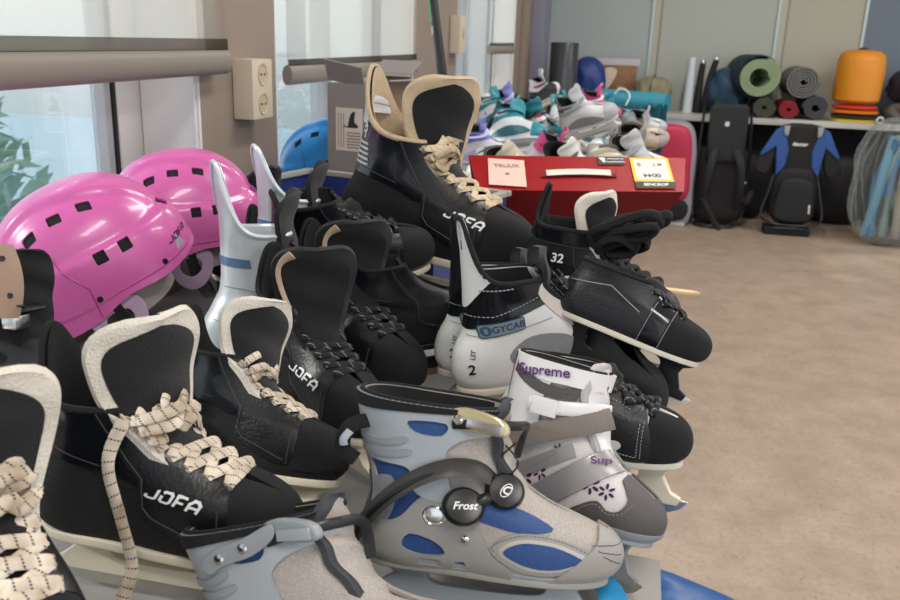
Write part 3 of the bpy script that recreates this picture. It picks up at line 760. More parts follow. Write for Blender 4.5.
# J6 big one standing on the heap
r, bt = hockey('ice_skate', 'tallest black ice skate standing on the heap, tan felt tongue and bunched tan laces', lm=ltan, lx=.205, logo=.0145, tfelt=tanfelt, lin_m=tanfelt, tw=-45, gw=.20, guard=.080, W=[w*.9 for w in TW], lm_extra=lambda b, p: bundle(b, p, 12, 4, .022, .0045, .0016), main=nyl)
_s = bt.surf(); b = BM()
for k in range(5): join(b, decal(plate([band0((-.016+.001*k, .0065*k-.013), (.014, .0065*k-.017), .003)], .0002, frame='xy'), _s, (.040, 0, .118), (1, 0, .1), (0, -1, 0), off=.0022))
obj('ankle_stripes', b, whitep, r); join(b_ := BM(), decal(jofa(.0085), _s, (.048, 0, .150), (.35, 0, 1), (0, -1, 0), off=.0022)); obj('ankle_lettering', b_, whitep, r)
obj('ankle_label', decal(plate([smooth2([(-.008, -.014), (.006, -.016), (.010, .012), (-.002, .016)], 4)], .0002, frame='xy'), _s, (.040, 0, .168), (1, 0, .3), (0, -1, .15), off=.0022), whitep, r); _s.free()
place(r, (-.459, 1.281, .905), -12, -5, 0, s=1.18)
LOW = [(0, .014, .262, .033, 0), (.012, .003, .276, .040, 0), (.03, .0, .281, .0425, 0), (.05, .003, .276, .042, 0), (.064, .009, .260, .040, 0), (.074, .014, .228, .039, .004), (.084, .017, .198, .038, .010), (.095, .020, .178, .037, .014), (.106, .020, .162, .037, .017), (.118, .02, .150, .038, .020)]
# ------------------------------------------------------------------ silver and white youth skates seen from behind, by the window
silv = mat('pearl_white_vinyl', 'cfd6da', .28, .25, bump=.1)
bluestr = mat('steel_blue_trim', '5f7a9c', .35, .2)
def zone_pearl(root, bt, src):
    body = src.copy(); solid(body, .0035); obj('boot_shell', body, silv, root)
    for sd in (-1, 1):
        q = lambda P: [(-sd*x, z) for x, z in P]; fr = dict(x=(-sd, 0, 0), n=(0, sd, 0))
        obj('ankle_trim', panel(src, q([(-.03, .150), (.06, .140), (.062, .128), (-.03, .138)]), off=.0014, **fr), bluestr, root)
        obj('eyelet_panel', panel(src, q(smooth2([(.10, .15), (.10, .11), (.14, .07), (.2, .04), (.21, .09), (.15, .16)], 3)), off=.0018, **fr), lea2, root)
        b = seam(src, q([(.0, .105), (.05, .10), (.1, .085)]), off=.001, r=.0006, **fr); seam(src, q([(.0, .06), (.06, .05), (.12, .02)]), off=.001, r=.0006, bm=b, **fr); obj('stitching', b, mat('grey_stitching', '8b9298', .6), root)
PR = [(0, .014, .262, .033, 0), (.012, .003, .276, .038, 0), (.03, .0, .281, .040, 0), (.05, .003, .274, .040, 0), (.064, .011, .255, .038, 0), (.076, .018, .222, .037, .004), (.09, .026, .190, .034, .010),
      (.11, .030, .158, .033, .014), (.13, .030, .140, .034, .018), (.15, .026, .128, .036, .021), (.17, .02, .122, .039, .024)]
SL = dict(lm=lblack, tfelt=plush, tface=None, rows=PR, logo=False, lin_m=silv)
r, bt = hockey('ice_skate', 'pearl white ice skate with a tall narrow heel guard nearest the pink helmet', zone=zone_pearl, guard=.10, gw=.16, **SL)
place(r, (-.505, .906, .813), 45, 0, 0, s=.9)
r, bt = hockey('ice_skate', 'pearl white ice skate with a blue ankle stripe behind the other pearl one', zone=zone_pearl, guard=.085, gw=.22, **SL)
place(r, (-.524, 1.057, .828), 45, 0, 0, s=.9)
# pairs of black boots behind, tongues sticking up
SP = dict(lm=lblack, tfelt=plush, tface=nyl2, logo=False, main=nyl2)
r, bt = hockey('ice_skate', 'black ice skate with a tall rounded plush tongue near the blue crate', C=TON+[(.165, .250)], W=TW+[.05], **SP)
place(r, (-.615, 1.237, .775), -12, 0, 0, s=.82)
lab = plate([[(-.012, .03), (.012, .03), (.006, .01), (.003, -.045), (-.003, -.045), (-.005, .01)]], .0012, frame='xy'); 
obj('tongue_label', decal(lab, bt.surf(), (.13, 0, .12), (1, 0, 0), (0, -1, 0), off=.003), mat('tan_label', 'b9a08a', .7), r)
r, bt = hockey('ice_skate', 'black ice skate with grey fur trimmed tongue beside the wall pillar', C=TON+[(.165, .245)], W=[w*.85 for w in TW]+[.042], **SP)
place(r, (-.735, 1.359, .785), -5, 0, 0, s=.82)
# J5 lying on the heap pointing away, white sole line
r, bt = hockey('ice_skate', 'black ice skate lying under the tallest one, toe pointing away with a white sole line', C=TON[:4], W=TW[:4], guard=.02, lm=lblack, tfelt=plush, tface=nyl2, main=lea2, logo=False, hm=blackp, sm=cream)
place(r, (-.497, 1.077, .855), 25, 8, 10, s=.88)
r, bt = hockey('ice_skate', 'worn black ice skate with pinkish steel blade tucked low beneath the heap', lm=lblack, tfelt=None, C=None, main=lea2, logo=False, hm=blackp, lace=False, rm=mat('pinkish_worn_steel', 'b58f86', .35, .6))
place(r, (-.37, 1.0, .80), 30, 5, 0, s=.8)

# ------------------------------------------------------------------ white skate with the blue framed name plate, and its mate
def zone_cyb(root, bt, src, gm=None):
    body = src.copy(); solid(body, .0035); obj('boot_shell', body, white, root)
    for sd in (-1, 1):
        q = lambda P: [(-sd*x, z) for x, z in P]; fr = dict(x=(-sd, 0, 0), n=(0, sd, 0))
        obj('ankle_panel', panel(src, q([(-.03, .092), (.02, .086), (.115, .112), (.16, .125), (.16, .3), (-.03, .3)]), off=.0015, **fr), gloss, root)
        obj('heel_guard_facing', panel(src, q([(-.04, .125), (.018, .105), (.030, .130), (.046, .155), (.06, .3), (-.04, .3)]), off=.0026, **fr), gm or white, root)
        obj('side_mesh_patch', panel(src, q(smooth2([(.07, .05), (.10, .072), (.15, .068), (.17, .045), (.13, .03), (.085, .032)], 4)), off=.0012, **fr), weave_mat('grey_mesh_patch', '8e8e92', '5e5e62', 1400), root)
        obj('lace_panel', panel(src, q(smooth2([(.11, .13), (.135, .098), (.165, .075), (.215, .05), (.225, .075), (.16, .12), (.13, .15)], 3)), off=.0020, **fr), mat('pale_beige_leather', 'cfc5bd', .45), root)
        obj('toe_panel', panel(src, q(rrect(.215, -.01, .31, .1, .006)), off=.0012, **fr), nyl2, root)
    fr = dict(x=(1, 0, 0), n=(0, -1, 0))
    b = seam(src, [(.01, .105), (.05, .106), (.11, .126)], off=.0032, r=.0007, dash=(.003, .0018), **fr); seam(src, [(.035, .142), (.075, .143)], off=.0032, r=.001, dash=(.003, .0014), bm=b, **fr)
    seam(src, [(.0, .08), (.05, .078), (.085, .086), (.13, .094)], off=.001, r=.0005, bm=b, **fr); obj('stitching', b, stitch, root)
    O = dict(src=src, o=(.060, 0, .090), x=(1, 0, .16), n=(0, -1, 0))
    obj('name_plate', decal(plate([rrect(-.030, -.0095, .030, .0095, .004)], .0002, frame='xy'), off=.0022, **O), mat('plate_border', '35506b', .4), root)
    pl = obj('name_plate_face', decal(plate([rrect(-.0285, -.008, .0285, .008, .003)], .0002, frame='xy'), off=.0026, **O), mat('plate_pale_blue', '9fb2bd', .4), root)
    t = textbm('GYCAB', .0125, .05, spacing=1.05); bmesh.ops.translate(t, vec=(.0075, 0, 0), verts=t.verts); obj('name_lettering', decal(t, off=.0034, **O), mat('plate_dark_blue', '2e4560', .4), pl)
    t = plate([ellipse(-.0205, 0, .0068, .0068)], .0002, frame='xy'); obj('round_emblem', decal(t, off=.003, **O), mat('emblem_blue', '44718f', .4), pl)
    t = plate([rrect(-.0225, -.0035, -.0185, .0035, .0015)], .0002, frame='xy'); obj('emblem_bar', decal(t, off=.0034, **O), mat('plate_pale_blue', '9fb2bd', .4), pl)
    t = textbm('LST', .008, .05); obj('heel_lettering', decal(t, src, (.022, 0, .055), (.25, 0, 1), (0, -1, 0), off=.0012), mat('plate_dark_blue', '2e4560'), root)
    t = textbm('2', .019, .07, .2); obj('heel_mark', decal(t, src, (.018, 0, .034), (1, 0, .2), (0, -1, 0), off=.0012), blackp, root)
CY = [(0, .014, .262, .033, 0), (.012, .003, .276, .040, 0), (.03, .0, .281, .0425, 0), (.05, .003, .276, .042, 0), (.064, .009, .260, .040, 0), (.076, .016, .228, .039, .004), (.090, .020, .195, .038, .010),
      (.106, .022, .170, .037, .013), (.120, .022, .152, .037, .016), (.134, .020, .138, .039, .019), (.148, .016, .130, .041, .022)]
def exB(b, p): bundle(b, p, 7, 12, .03, .0055, .0032)
r, bt = hockey('ice_skate', 'white and glossy black ice skate with a blue framed name plate', zone=zone_cyb, lm=lblack, tfelt=plush, tface=nyl2, C=TON[:6], W=[w*.85 for w in TW[:6]], rows=CY, guard=.085, gw=.12, gl=.004, lm_extra=exB, tw=-10, em=chrome)
place(r, (-.186, .911, .808), 30, 5, 0, s=.88)
r, bt = hockey('ice_skate', 'white ice skate with tall black heel guard behind the one with the blue plate', zone=lambda a, b_, c: zone_cyb(a, b_, c, lea), lm=lblack, tfelt=plush, tface=nyl2, C=TON[:6], W=[w*.85 for w in TW[:6]], rows=CY, guard=.085, gw=.12, tw=-10)
place(r, (-.228, .991, .797), 30, 0, 0, s=.86)

# ------------------------------------------------------------------ right side of the heap
def zone_pro(root, bt, src):
    body = src.copy(); solid(body, .0035); obj('boot_shell', body, lea, root)
    for sd in (-1, 1):
        q = lambda P: [(-sd*x, z) for x, z in P]; fr = dict(x=(-sd, 0, 0), n=(0, sd, 0))
        obj('collar_panel', panel(src, q([(-.03, .122), (.16, .120), (.16, .3), (-.03, .3)]), off=.0022, **fr), gloss, root)
        obj('side_panel', panel(src, q([(.02, .030), (.06, .055), (.105, .070), (.125, .045), (.105, .030), (.06, .018)]), off=.0014, **fr), white, root)
    b = seam(src, [(.0, .118), (.13, .116)], off=.0014, r=.0006); seam(src, [(.105, .12), (.11, .09), (.135, .06), (.2, .03)], off=.0014, r=.0006, bm=b); obj('stitching', b, dstitch, root)
    t = textbm('Pro', .013, .06, .2); obj('logo_lettering', decal(t, src, (.055, 0, .094), (1, 0, .02), (0, -1, 0), off=.002), mat('lilac_print', '9aa0d6', .5), root)
    t = textbm('32', .020, .09, .1); obj('logo_number', decal(t, src, (.083, 0, .095), (1, 0, .02), (0, -1, 0), off=.0022), mat('violet_print', '6a6fc0', .5), root)
    t = textbm('32', .020, .02, .1); obj('logo_number_face', decal(t, src, (.083, 0, .095), (1, 0, .02), (0, -1, 0), off=.0028), whitep, root)
def loops_up(b, pts):
    rng = random.Random(11)
    for i in range(11):
        A = pts[-1-rng.choice([0, 1, 2])][0][0]; B = pts[-1-rng.choice([0, 1, 2, 3])][1][0]; L = .045+.055*rng.random(); d = V((.92, rng.uniform(-.35, .15), .25+.3*rng.random())); w = V((rng.uniform(-.01, .012), -.012+rng.uniform(-.012, .012), .014))
        P = [tuple(A), tuple(A+d*.4*L+w), tuple(A+d*L+w*1.2), tuple(A+d*(L+.012)), tuple(A+d*L-w*.6), tuple(A+d*.45*L-w*.4), tuple(B)]
        tube(b, crpath(P, 26), .0065, .0050, (0, -1, .3))
    bundle(b, pts, 6, 21, .03, .0065, .0045)
r, bt = hockey('ice_skate', 'black ice skate with white side panel and tall curved heel guard before the red box', zone=zone_pro, lm=nyl2, tfelt=felt, tface=nyl2, guard=.060, gw=.055, gl=.018, C=TON[:7], W=[w*.9 for w in TW[:7]], lm_extra=loops_up, wid=.006, thk=.004)
place(r, (-.163, 1.157, .851), -8, -4, 0, s=.86)
lw = mat('off_white_sole', 'cfc8ba', .5)
def zone_blk(root, bt, src):
    body = src.copy(); solid(body, .0035); obj('boot_shell', body, lea2, root)
    for sd in (-1, 1):
        q = lambda P: [(-sd*x, z) for x, z in P]; fr = dict(x=(-sd, 0, 0), n=(0, sd, 0))
        obj('toe_wrap', panel(src, q([(.195, -.01), (.31, -.01), (.31, .1), (.205, .1)]), off=.0016, **fr), nyl2, root)
        obj('toe_band', panel(src, q([(.160, .005), (.198, .005), (.208, .09), (.17, .09)]), off=.0014, **fr), gloss, root)
    b = BM()
    for k in range(2): seam(src, [(.162+.036*k, .006), (.171+.036*k, .075)], off=.003, r=.0006, bm=b)
    seam(src, [(.02, .06), (.09, .075), (.15, .05)], off=.0012, r=.001, bm=b); obj('stitching', b, stitch, root)
r, bt = hockey('ice_skate', 'black ice skate with black blade holder and long steel blade overhanging the table edge', zone=zone_blk, lm=lblack, tfelt=plush, tface=None, rows=[(z*.86, a, b, c, d) for z, a, b, c, d in LOW], C=[(.20, .070), (.18, .085), (.165, .10), (.155, .115)], W=[.022, .027, .03, .03], hm=blackp, sm=lw, guard=.0, depth=.088, lv=[.55, .7, .85], rm=mat('bright_steel', 'd8d2c8', .35, .5))
place(r, (-.081, .962, .907), -10, -14, -12, s=.66)
r, bt = hockey('ice_skate', 'black ice skate with a cream blade holder, stacked lowest at the table edge', zone='plain', rows=LOW, lm=lblack, tfelt=plush, C=None, main=nyl2, guard=.0, lace=False)
place(r, (-.062, 1.035, .806), -55, 2, 0, s=.70)
def zone_r3(root, bt, src):
    body = src.copy(); solid(body, .0035); obj('boot_shell', body, white, root)
    for sd in (-1, 1):
        q = lambda P: [(-sd*x, z) for x, z in P]; fr = dict(x=(-sd, 0, 0), n=(0, sd, 0))
        obj('side_panel', panel(src, q(smooth2([(.085, .15), (.11, .10), (.135, .035), (.16, .012), (.225, .008), (.222, .07), (.17, .12), (.13, .17)], 3)), off=.0022, **fr), lea2, root)
        obj('side_window', panel(src, q(smooth2([(.155, .030), (.185, .035), (.190, .025), (.165, .012), (.148, .018)], 4)), off=.0030, **fr), white, root)
        obj('toe_panel', panel(src, q([(.222, -.01), (.31, -.01), (.31, .1), (.226, .1)]), off=.0016, **fr), nyl2, root)
        obj('side_insert', panel(src, q(smooth2([(.118, .068), (.150, .062), (.158, .048), (.13, .04)], 4)), off=.0034, **fr), mat('pale_grey_vinyl', 'b4b2b4', .4), root)
    b = BM()
    for P in ([(.100, .13), (.125, .09), (.142, .048), (.165, .02), (.215, .014)], [(.217, .014), (.219, .065)], [(.212, .016), (.214, .065)], [(.12, .14), (.15, .10), (.2, .075)]): seam(src, P, off=.0030, r=.0007, dash=(.0028, .0016), bm=b)
    obj('stitching', b, stitch, root)
r, bt = hockey('ice_skate', 'white and black ice skate with pale stitching, its black toe pointing at the open floor', zone=zone_r3, rows=LOW, guard=.0, C=[(.20, .078), (.18, .095), (.165, .11), (.155, .128)], W=[.022, .027, .03, .03], lm=lblack, tfelt=plush, tface=nyl2, sm=lw, em=blackp, depth=.085, lv=[.52, .66, .80, .92], cross=False, wid=.005, thk=.004)
place(r, (-.121, .858, .788), -10, 2, 0, s=.74)
# ------------------------------------------------------------------ padded skates with plastic cuffs
bluem = mat('cobalt_fabric', '25477f', .55, bump=.4, bscale=500)
cyan = mat('bright_cyan', '2b93c9', .45)
lightg = mat('light_grey_plastic', '9ca3a9', .38, bump=.06, bscale=60)
midg = mat('warm_grey_plastic', '96948f', .42, bump=.06, bscale=60)
silvb = mat('satin_silver_piping', 'bdb5ae', .35, .3)
navy = mat('navy_vinyl', '1f3357', .4)
gold = mat('pale_gold_buckle', 'c9bd98', .22, .5)
BLR = [(0, .012, .268, .040, 0), (.014, .0, .286, .047, 0), (.036, -.002, .290, .049, 0), (.056, .002, .278, .047, 0), (.072, .006, .246, .045, 0), (.086, .008, .212, .043, .004), (.108, .006, .180, .042, .007),
       (.135, .002, .160, .043, .008), (.160, -.002, .153, .045, .009), (.182, -.006, .150, .047, .010), (.202, -.008, .150, .048, .011)]
def band(a, b, w0, w1=None, n=8, bow=0):
    """polygon of a strap from a to b (2D) bowed sideways"""
    a, b = V(a), V(b); d = (b-a); nrm = V((-d.y, d.x)).normalized(); w1 = w1 or w0; up_, dn = [], []
    for i in range(n+1):
        k = i/n; c = a+d*k+nrm*bow*sin(pi*k); w = w0+(w1-w0)*k; up_.append(tuple(c+nrm*w/2)); dn.append(tuple(c-nrm*w/2))
    return up_+dn[::-1]
def zone_blue(root, bt, src):
    body = src.copy(); solid(body, .004); obj('boot_shell', body, meshS, root)
    for sd in (-1, 1):
        fr = dict(x=(-sd, 0, 0), n=(0, sd, 0)); q = lambda P: [(-sd*x, z) for x, z in P]
        obj('heel_fabric', panel(src, q([(-.04, .04), (.065, .04), (.085, .10), (.085, .16), (-.04, .16)]), off=.0010, **fr), bluem, root)
        if sd < 0:
            obj('spine_panel', panel(src, q(smooth2([(-.004, .05), (.018, .06), (.020, .10), (.006, .13), (-.012, .12)], 4)), off=.0028, **fr), silvb, root)
            obj('spine_inlay', panel(src, q(smooth2([(.000, .056), (.012, .064), (.012, .10), (.004, .118), (-.006, .11)], 4)), off=.0036, **fr), navy, root)
            obj('spine_chevrons', decal(textbm('>>>>', .012, .06), src, (.006, 0, .098), (.3, 0, 1), (0, -1, 0), off=.0046), cyan, root)
            obj('ankle_patch', panel(src, q(smooth2([(.016, .105), (.034, .112), (.042, .095), (.036, .06), (.02, .05), (.016, .075)], 4)), off=.0030, **fr), greyp, root)
        obj('instep_fabric', panel(src, q(smooth2([(.12, .075), (.16, .062), (.19, .060), (.215, .067), (.17, .088), (.14, .092)], 4)), off=.0012, **fr), bluem, root)
        obj('vamp_border', panel(src, q(smooth2([(.150, .034), (.175, .058), (.215, .058), (.252, .046), (.262, .034), (.225, .014), (.185, .012)], 5)), off=.0022, **fr), midg, root)
        obj('vamp_piping', panel(src, q(smooth2([(.158, .034), (.180, .052), (.215, .052), (.244, .042), (.252, .033), (.222, .018), (.188, .017)], 5)), off=.0030, **fr), silvb, root)
        obj('vamp_inlay', panel(src, q(smooth2([(.164, .034), (.183, .048), (.215, .048), (.240, .039), (.246, .032), (.220, .021), (.190, .021)], 5)), off=.0036, **fr), bluem, root)
        obj('toe_bumper', panel(src, q(smooth2([(.205, -.008), (.222, .010), (.246, .034), (.262, .052), (.268, .075), (.32, .07), (.32, -.01)], 3)), off=.0046, **fr), dgreyp if False else midg, root)
        obj('lower_rail', panel(src, q([(-.04, -.01), (.24, -.01), (.235, .008), (.18, .008), (.1, .012), (.0, .014), (-.04, .014)]), off=.0036, **fr), lightg, root)
        sh = smooth2([(-.02, .0), (.08, -.004), (.165, .0), (.172, .012), (.152, .028), (.140, .052), (.128, .078), (.112, .100), (.088, .105), (.066, .088), (.040, .058), (-.02, .046)], 4)
        hole = smooth2([(.052, .026), (.060, .044), (.090, .036), (.100, .022), (.075, .018)], 3)
        h2 = [(.070, .006), (.098, .006), (.094, .014), (.072, .014)]; h3 = [(.108, .006), (.128, .006), (.122, .016), (.112, .014)]
        obj('heel_shell', panel(src, [q(sh), q(hole), q(h2), q(h3)], off=.0050, thick=.004, **fr), midg, root)
        obj('shell_recess', panel(src, q([(.045, .004), (.135, .004), (.12, .046), (.055, .048)]), off=.0016, **fr), bluem, root)
        cf = smooth2([(-.03, .138), (.0, .132), (.030, .130), (.055, .125), (.062, .10), (.085, .088), (.102, .095), (.098, .120), (.094, .150), (.115, .168), (.165, .178), (.170, .222), (.12, .24), (.02, .240), (-.04, .238)], 4)
        ch = smooth2([(.052, .186), (.060, .172), (.088, .170), (.092, .186)], 3)
        obj('cuff', panel(src, [q(cf), q(ch)], off=.0060, thick=.005, **fr), lightg, root)
        b = panel(src, q(smooth2([(-.03, .150), (.02, .146), (.055, .150), (.052, .142), (.02, .138), (-.03, .142)], 4)), off=.0085, thick=.004, **fr); obj('cuff_rib', b, greyp, root)
        b = panel(src, q(smooth2([(-.03, .168), (.02, .160), (.050, .166), (.048, .158), (.02, .153), (-.03, .160)], 4)), off=.0085, thick=.004, **fr); obj('cuff_rib', b, greyp, root)
        obj('cuff_window', panel(src, q([(.048, .168), (.096, .168), (.096, .19), (.048, .19)]), off=.0020, **fr), bluem, root)
        obj('collar_padding', panel(src, q([(-.04, .197), (.2, .198), (.2, .26), (-.04, .26)]), off=.0082, thick=.006, **fr), nyl2, root)
        bl = BM(); P = bt.pt(.38, .49, sd)
        lathe(bl, [(.013, -.004), (.013, .001), (.0115, .0022), (.0098, .001), (.0092, .0022), (.004, .003), (0, .0032)], 24, Matrix.Translation((.086, sd*(abs(P.y)+.0035), .070)) @ Matrix.Rotation(-sd*pi/2, 4, 'X')); obj('pivot_bolt', bl, chrome, root)
        bl = BM(); lathe(bl, [(.0045, -.006), (.0045, .001), (.003, .0025), (0, .003)], 14, Matrix.Translation((.122, sd*.050, .046)) @ Matrix.Rotation(-sd*pi/2, 4, 'X')); obj('rivet', bl, chrome, root)
    st = BM()
    fr = dict(x=(1, 0, 0), n=(0, -1, 0))
    for P in ([(.10, .20), (.125, .19), (.15, .185)],): seam(src, P, off=.0065, r=.0005, bm=st, **fr)
    seam(src, smooth2([(.154, .034), (.178, .056), (.215, .056), (.248, .044), (.257, .033)], 4)[:17], off=.0028, r=.0004, dash=(.002, .0014), bm=st, **fr)
    obj('stitching', st, dstitch, root)
    bb = BM()
    for k in range(3): seam(src, [(.256+.006*k, .05-.006*k), (.286, .046-.010*k)], off=.0050, r=.0005, bm=bb, **fr)
    obj('toe_grooves', bb, dstitch, root)
BLT = [(.19, .088), (.172, .12), (.160, .155), (.156, .185), (.160, .214)]
def put0(bm, M): bmesh.ops.transform(bm, matrix=M, verts=bm.verts); return bm
def soft_skate(label, knobs=True):
    r, bt = hockey('ice_skate', label, zone=zone_blue, rows=BLR, guard=.012, gw=.5, gl=-.004, lace=False, C=BLT, W=[.022, .028, .032, .036, .036], tfelt=mat('charcoal_tongue_foam', '3a3c42', .8, bump=.4, bscale=400), tface=meshS, tb=.006, tw=0, hm=lightg, sm=midg, bind=nyl2)
    src = bt.surf()
    # cuff buckle and its strap
    M = Matrix.Translation((.125, -.050, .190)) @ Matrix.Rotation(radians(-12), 4, 'Z') @ Matrix.Rotation(radians(6), 4, 'Y')
    b = BM(); g = plate([smooth2([(-.034, -.006), (-.030, .010), (-.010, .016), (.022, .012), (.036, .004), (.036, -.008), (.012, -.010), (-.016, -.012)], 5)], .012, .003); bmesh.ops.transform(g, matrix=M @ Matrix.Rotation(0, 4, 'X'), verts=g.verts); join(b, g)
    bb = obj('buckle', b, gold if knobs else greyp, r)
    b = BM(); box(b, (0, 0, 0), (.040, .003, .012), bev=.001); bmesh.ops.transform(b, matrix=M @ Matrix.Translation((.012, -.0075, 0)), verts=b.verts); obj('buckle_lever', b, chrome if knobs else lightg, bb)
    b = BM(); lathe(b, [(.006, 0), (.006, .003), (.004, .005), (0, .005)], 16, M @ Matrix.Translation((-.018, -.006, .001)) @ Matrix.Rotation(pi/2, 4, 'X')); obj('buckle_screw', b, chrome, bb)
    b = BM(); tube(b, crpath([(.10, -.052, .186), (.135, -.056, .190), (.168, -.036, .188), (.178, -.008, .182), (.174, .012, .165), (.168, .018, .135)], 26), .006, .0016, (0, 0, 1) if False else (.7, -.7, 0), n=8); obj('cuff_strap', b, blackp, r)
    if not knobs:
        g = plate([smooth2([(.035, .166), (.052, .172), (.085, .176), (.112, .190), (.110, .204), (.08, .196), (.045, .190), (.03, .178)], 4)], .004, .001); b = put0(g, Matrix.Translation((0, -.056, 0))); pl_ = obj('buckle_plate', b, greyp, r)
        for x_, z_ in ((.050, .180), (.078, .186)):
            b = BM(); lathe(b, [(.0055, 0), (.0055, .0015), (.003, .0028), (0, .0022)], 16, Matrix.Translation((x_, -.058, z_)) @ Matrix.Rotation(pi/2, 4, 'X')); obj('plate_screw', b, chrome, pl_)
    if knobs:
        P = [(-.006, -.030, .018), (.004, -.050, .045), (.030, -.060, .085), (.062, -.064, .116), (.098, -.060, .134), (.128, -.046, .132), (.150, -.030, .118)]
        b = BM(); tube(b, crpath(P, 30), .0125, .0022, lambda i: V((-.35, -1, .55+.25*i/30)), n=10, taper=lambda t: .75+.35*t); obj('instep_strap', b, mat('dark_taupe_rubber', '3b3836', .45), r)
        b = BM(); tube(b, crpath([tuple(V(p)+V((-.003, -.0025, -.004))) for p in P[:6]], 30), .0035, .0022, lambda i: V((-.35, -1, .7)), n=8); obj('strap_edge', b, blackp, r)
        for (x, y, z, s_, tx, lab) in ((.118, -.056, .088, .023, 'Frost', 'dial_lettering'), (.160, -.036, .106, .022, None, None)):
            M = Matrix.Translation((x, y, z)) @ V((.30, -.85, .42)).to_track_quat('Z', 'Y').to_matrix().to_4x4()
            b = BM(); lathe(b, [(s_*.9, -.012), (s_, -.004), (s_, .003), (s_*.86, .007), (s_*.78, .0062), (0, .0068)], 32, M); k = obj('lace_dial', b, blackp, r)
            Rz = Matrix.Rotation(radians(25), 4, 'Z')
            n_ = V((.30, -.85, .42)).normalized(); xx = V((1, .3, 0)); xx = (xx-n_*xx.dot(n_)).normalized(); yy = n_.cross(xx); R3 = Matrix((xx, yy, n_)).transposed().to_4x4(); R3.translation = V((x, y, z))+n_*.0072
            if tx: t = textbm(tx, .0125, .02, .3)
            else:
                t = plate([ellipse(0, 0, .0055, .0095, 24, -18), ellipse(0, 0, .0045, .0085, 24, -18)], .0002, frame='xy'); join(t, textbm('C', .014, .06, .2))
            bmesh.ops.transform(t, matrix=R3 @ Matrix.Rotation(radians(0 if tx else -20), 4, 'Z'), verts=t.verts); obj('dial_mark', t, whitep, k, smooth=False)
        b = BM(); tube(b, crpath([(.130, -.052, .092), (.140, -.050, .098), (.148, -.044, .102)], 8), .007, .004, (.3, -.85, .4)); obj('dial_bridge', b, blackp, r)
        b = BM()
        tube(b, crpath([(.158, -.036, .116), (.150, -.03, .14), (.168, -.026, .165)], 14), .0012); tube(b, crpath([(.158, -.030, .118), (.172, -.026, .14), (.152, -.024, .165)], 14), .0012); obj('quick_lace', b, blackp, r)
        b = BM(); tube(b, crpath([(.004, -.036, .178), (-.012, -.044, .172), (-.020, -.048, .156), (-.018, -.048, .140), (-.004, -.046, .130)], 20), .009, .0018, (0, -1, .2), n=8); obj('pull_tab', b, nyl2, r)
        b = BM(); tube(b, crpath([(-.012, -.050, .166), (-.018, -.054, .156), (-.017, -.054, .148)], 12), .0045, .0012, (0, -1, .2), n=8); obj('pull_tab_label', b, lightg, r)
    src.free(); return r
r = soft_skate('padded blue and silver skate with two black dials and pale buckle, front of heap')
place(r, (-.202, .621, .772), 4, 0, -14, s=(.76, .76, .67))
r = soft_skate('padded blue and silver skate at the bottom photo edge with grey plastic buckle', knobs=False)
place(r, (-.255, .492, .700), 0, 22, -18, s=(.76, .76, .68))

# ------------------------------------------------------------------ small white and silver skate with flowers
wplast = mat('white_plastic', 'dcdadb', .32)
velc = mat('taupe_strap_webbing', '7d746d', .85, bump=.7, bscale=600)
silvs = mat('silver_synthetic', 'a5a3a4', .35, .45)
flw = mat('pale_silver_fabric', 'cdc8c8', .6, bump=.3, bscale=500)
chr_g = mat('charcoal_synthetic', '4e4a4a', .55, bump=.3, bscale=300)
SUR = [(0, .012, .268, .042, 0), (.014, .0, .286, .049, 0), (.036, -.002, .290, .051, 0), (.060, .002, .276, .049, 0), (.080, .006, .240, .047, 0), (.098, .010, .205, .045, .003), (.125, .012, .175, .044, .005),
       (.155, .012, .158, .046, .006), (.180, .012, .155, .047, .006), (.205, .012, .156, .048, .007), (.228, .012, .158, .048, .008)]
def flower(s):
    b = BM()
    for k in range(6):
        g = plate([ellipse(0, s*.62, s*.17, s*.36, 10)], .0002, frame='xy'); bmesh.ops.rotate(g, cent=(0, 0, 0), matrix=Matrix.Rotation(k*pi/3+.2, 3, 'Z'), verts=g.verts); join(b, g)
    return b
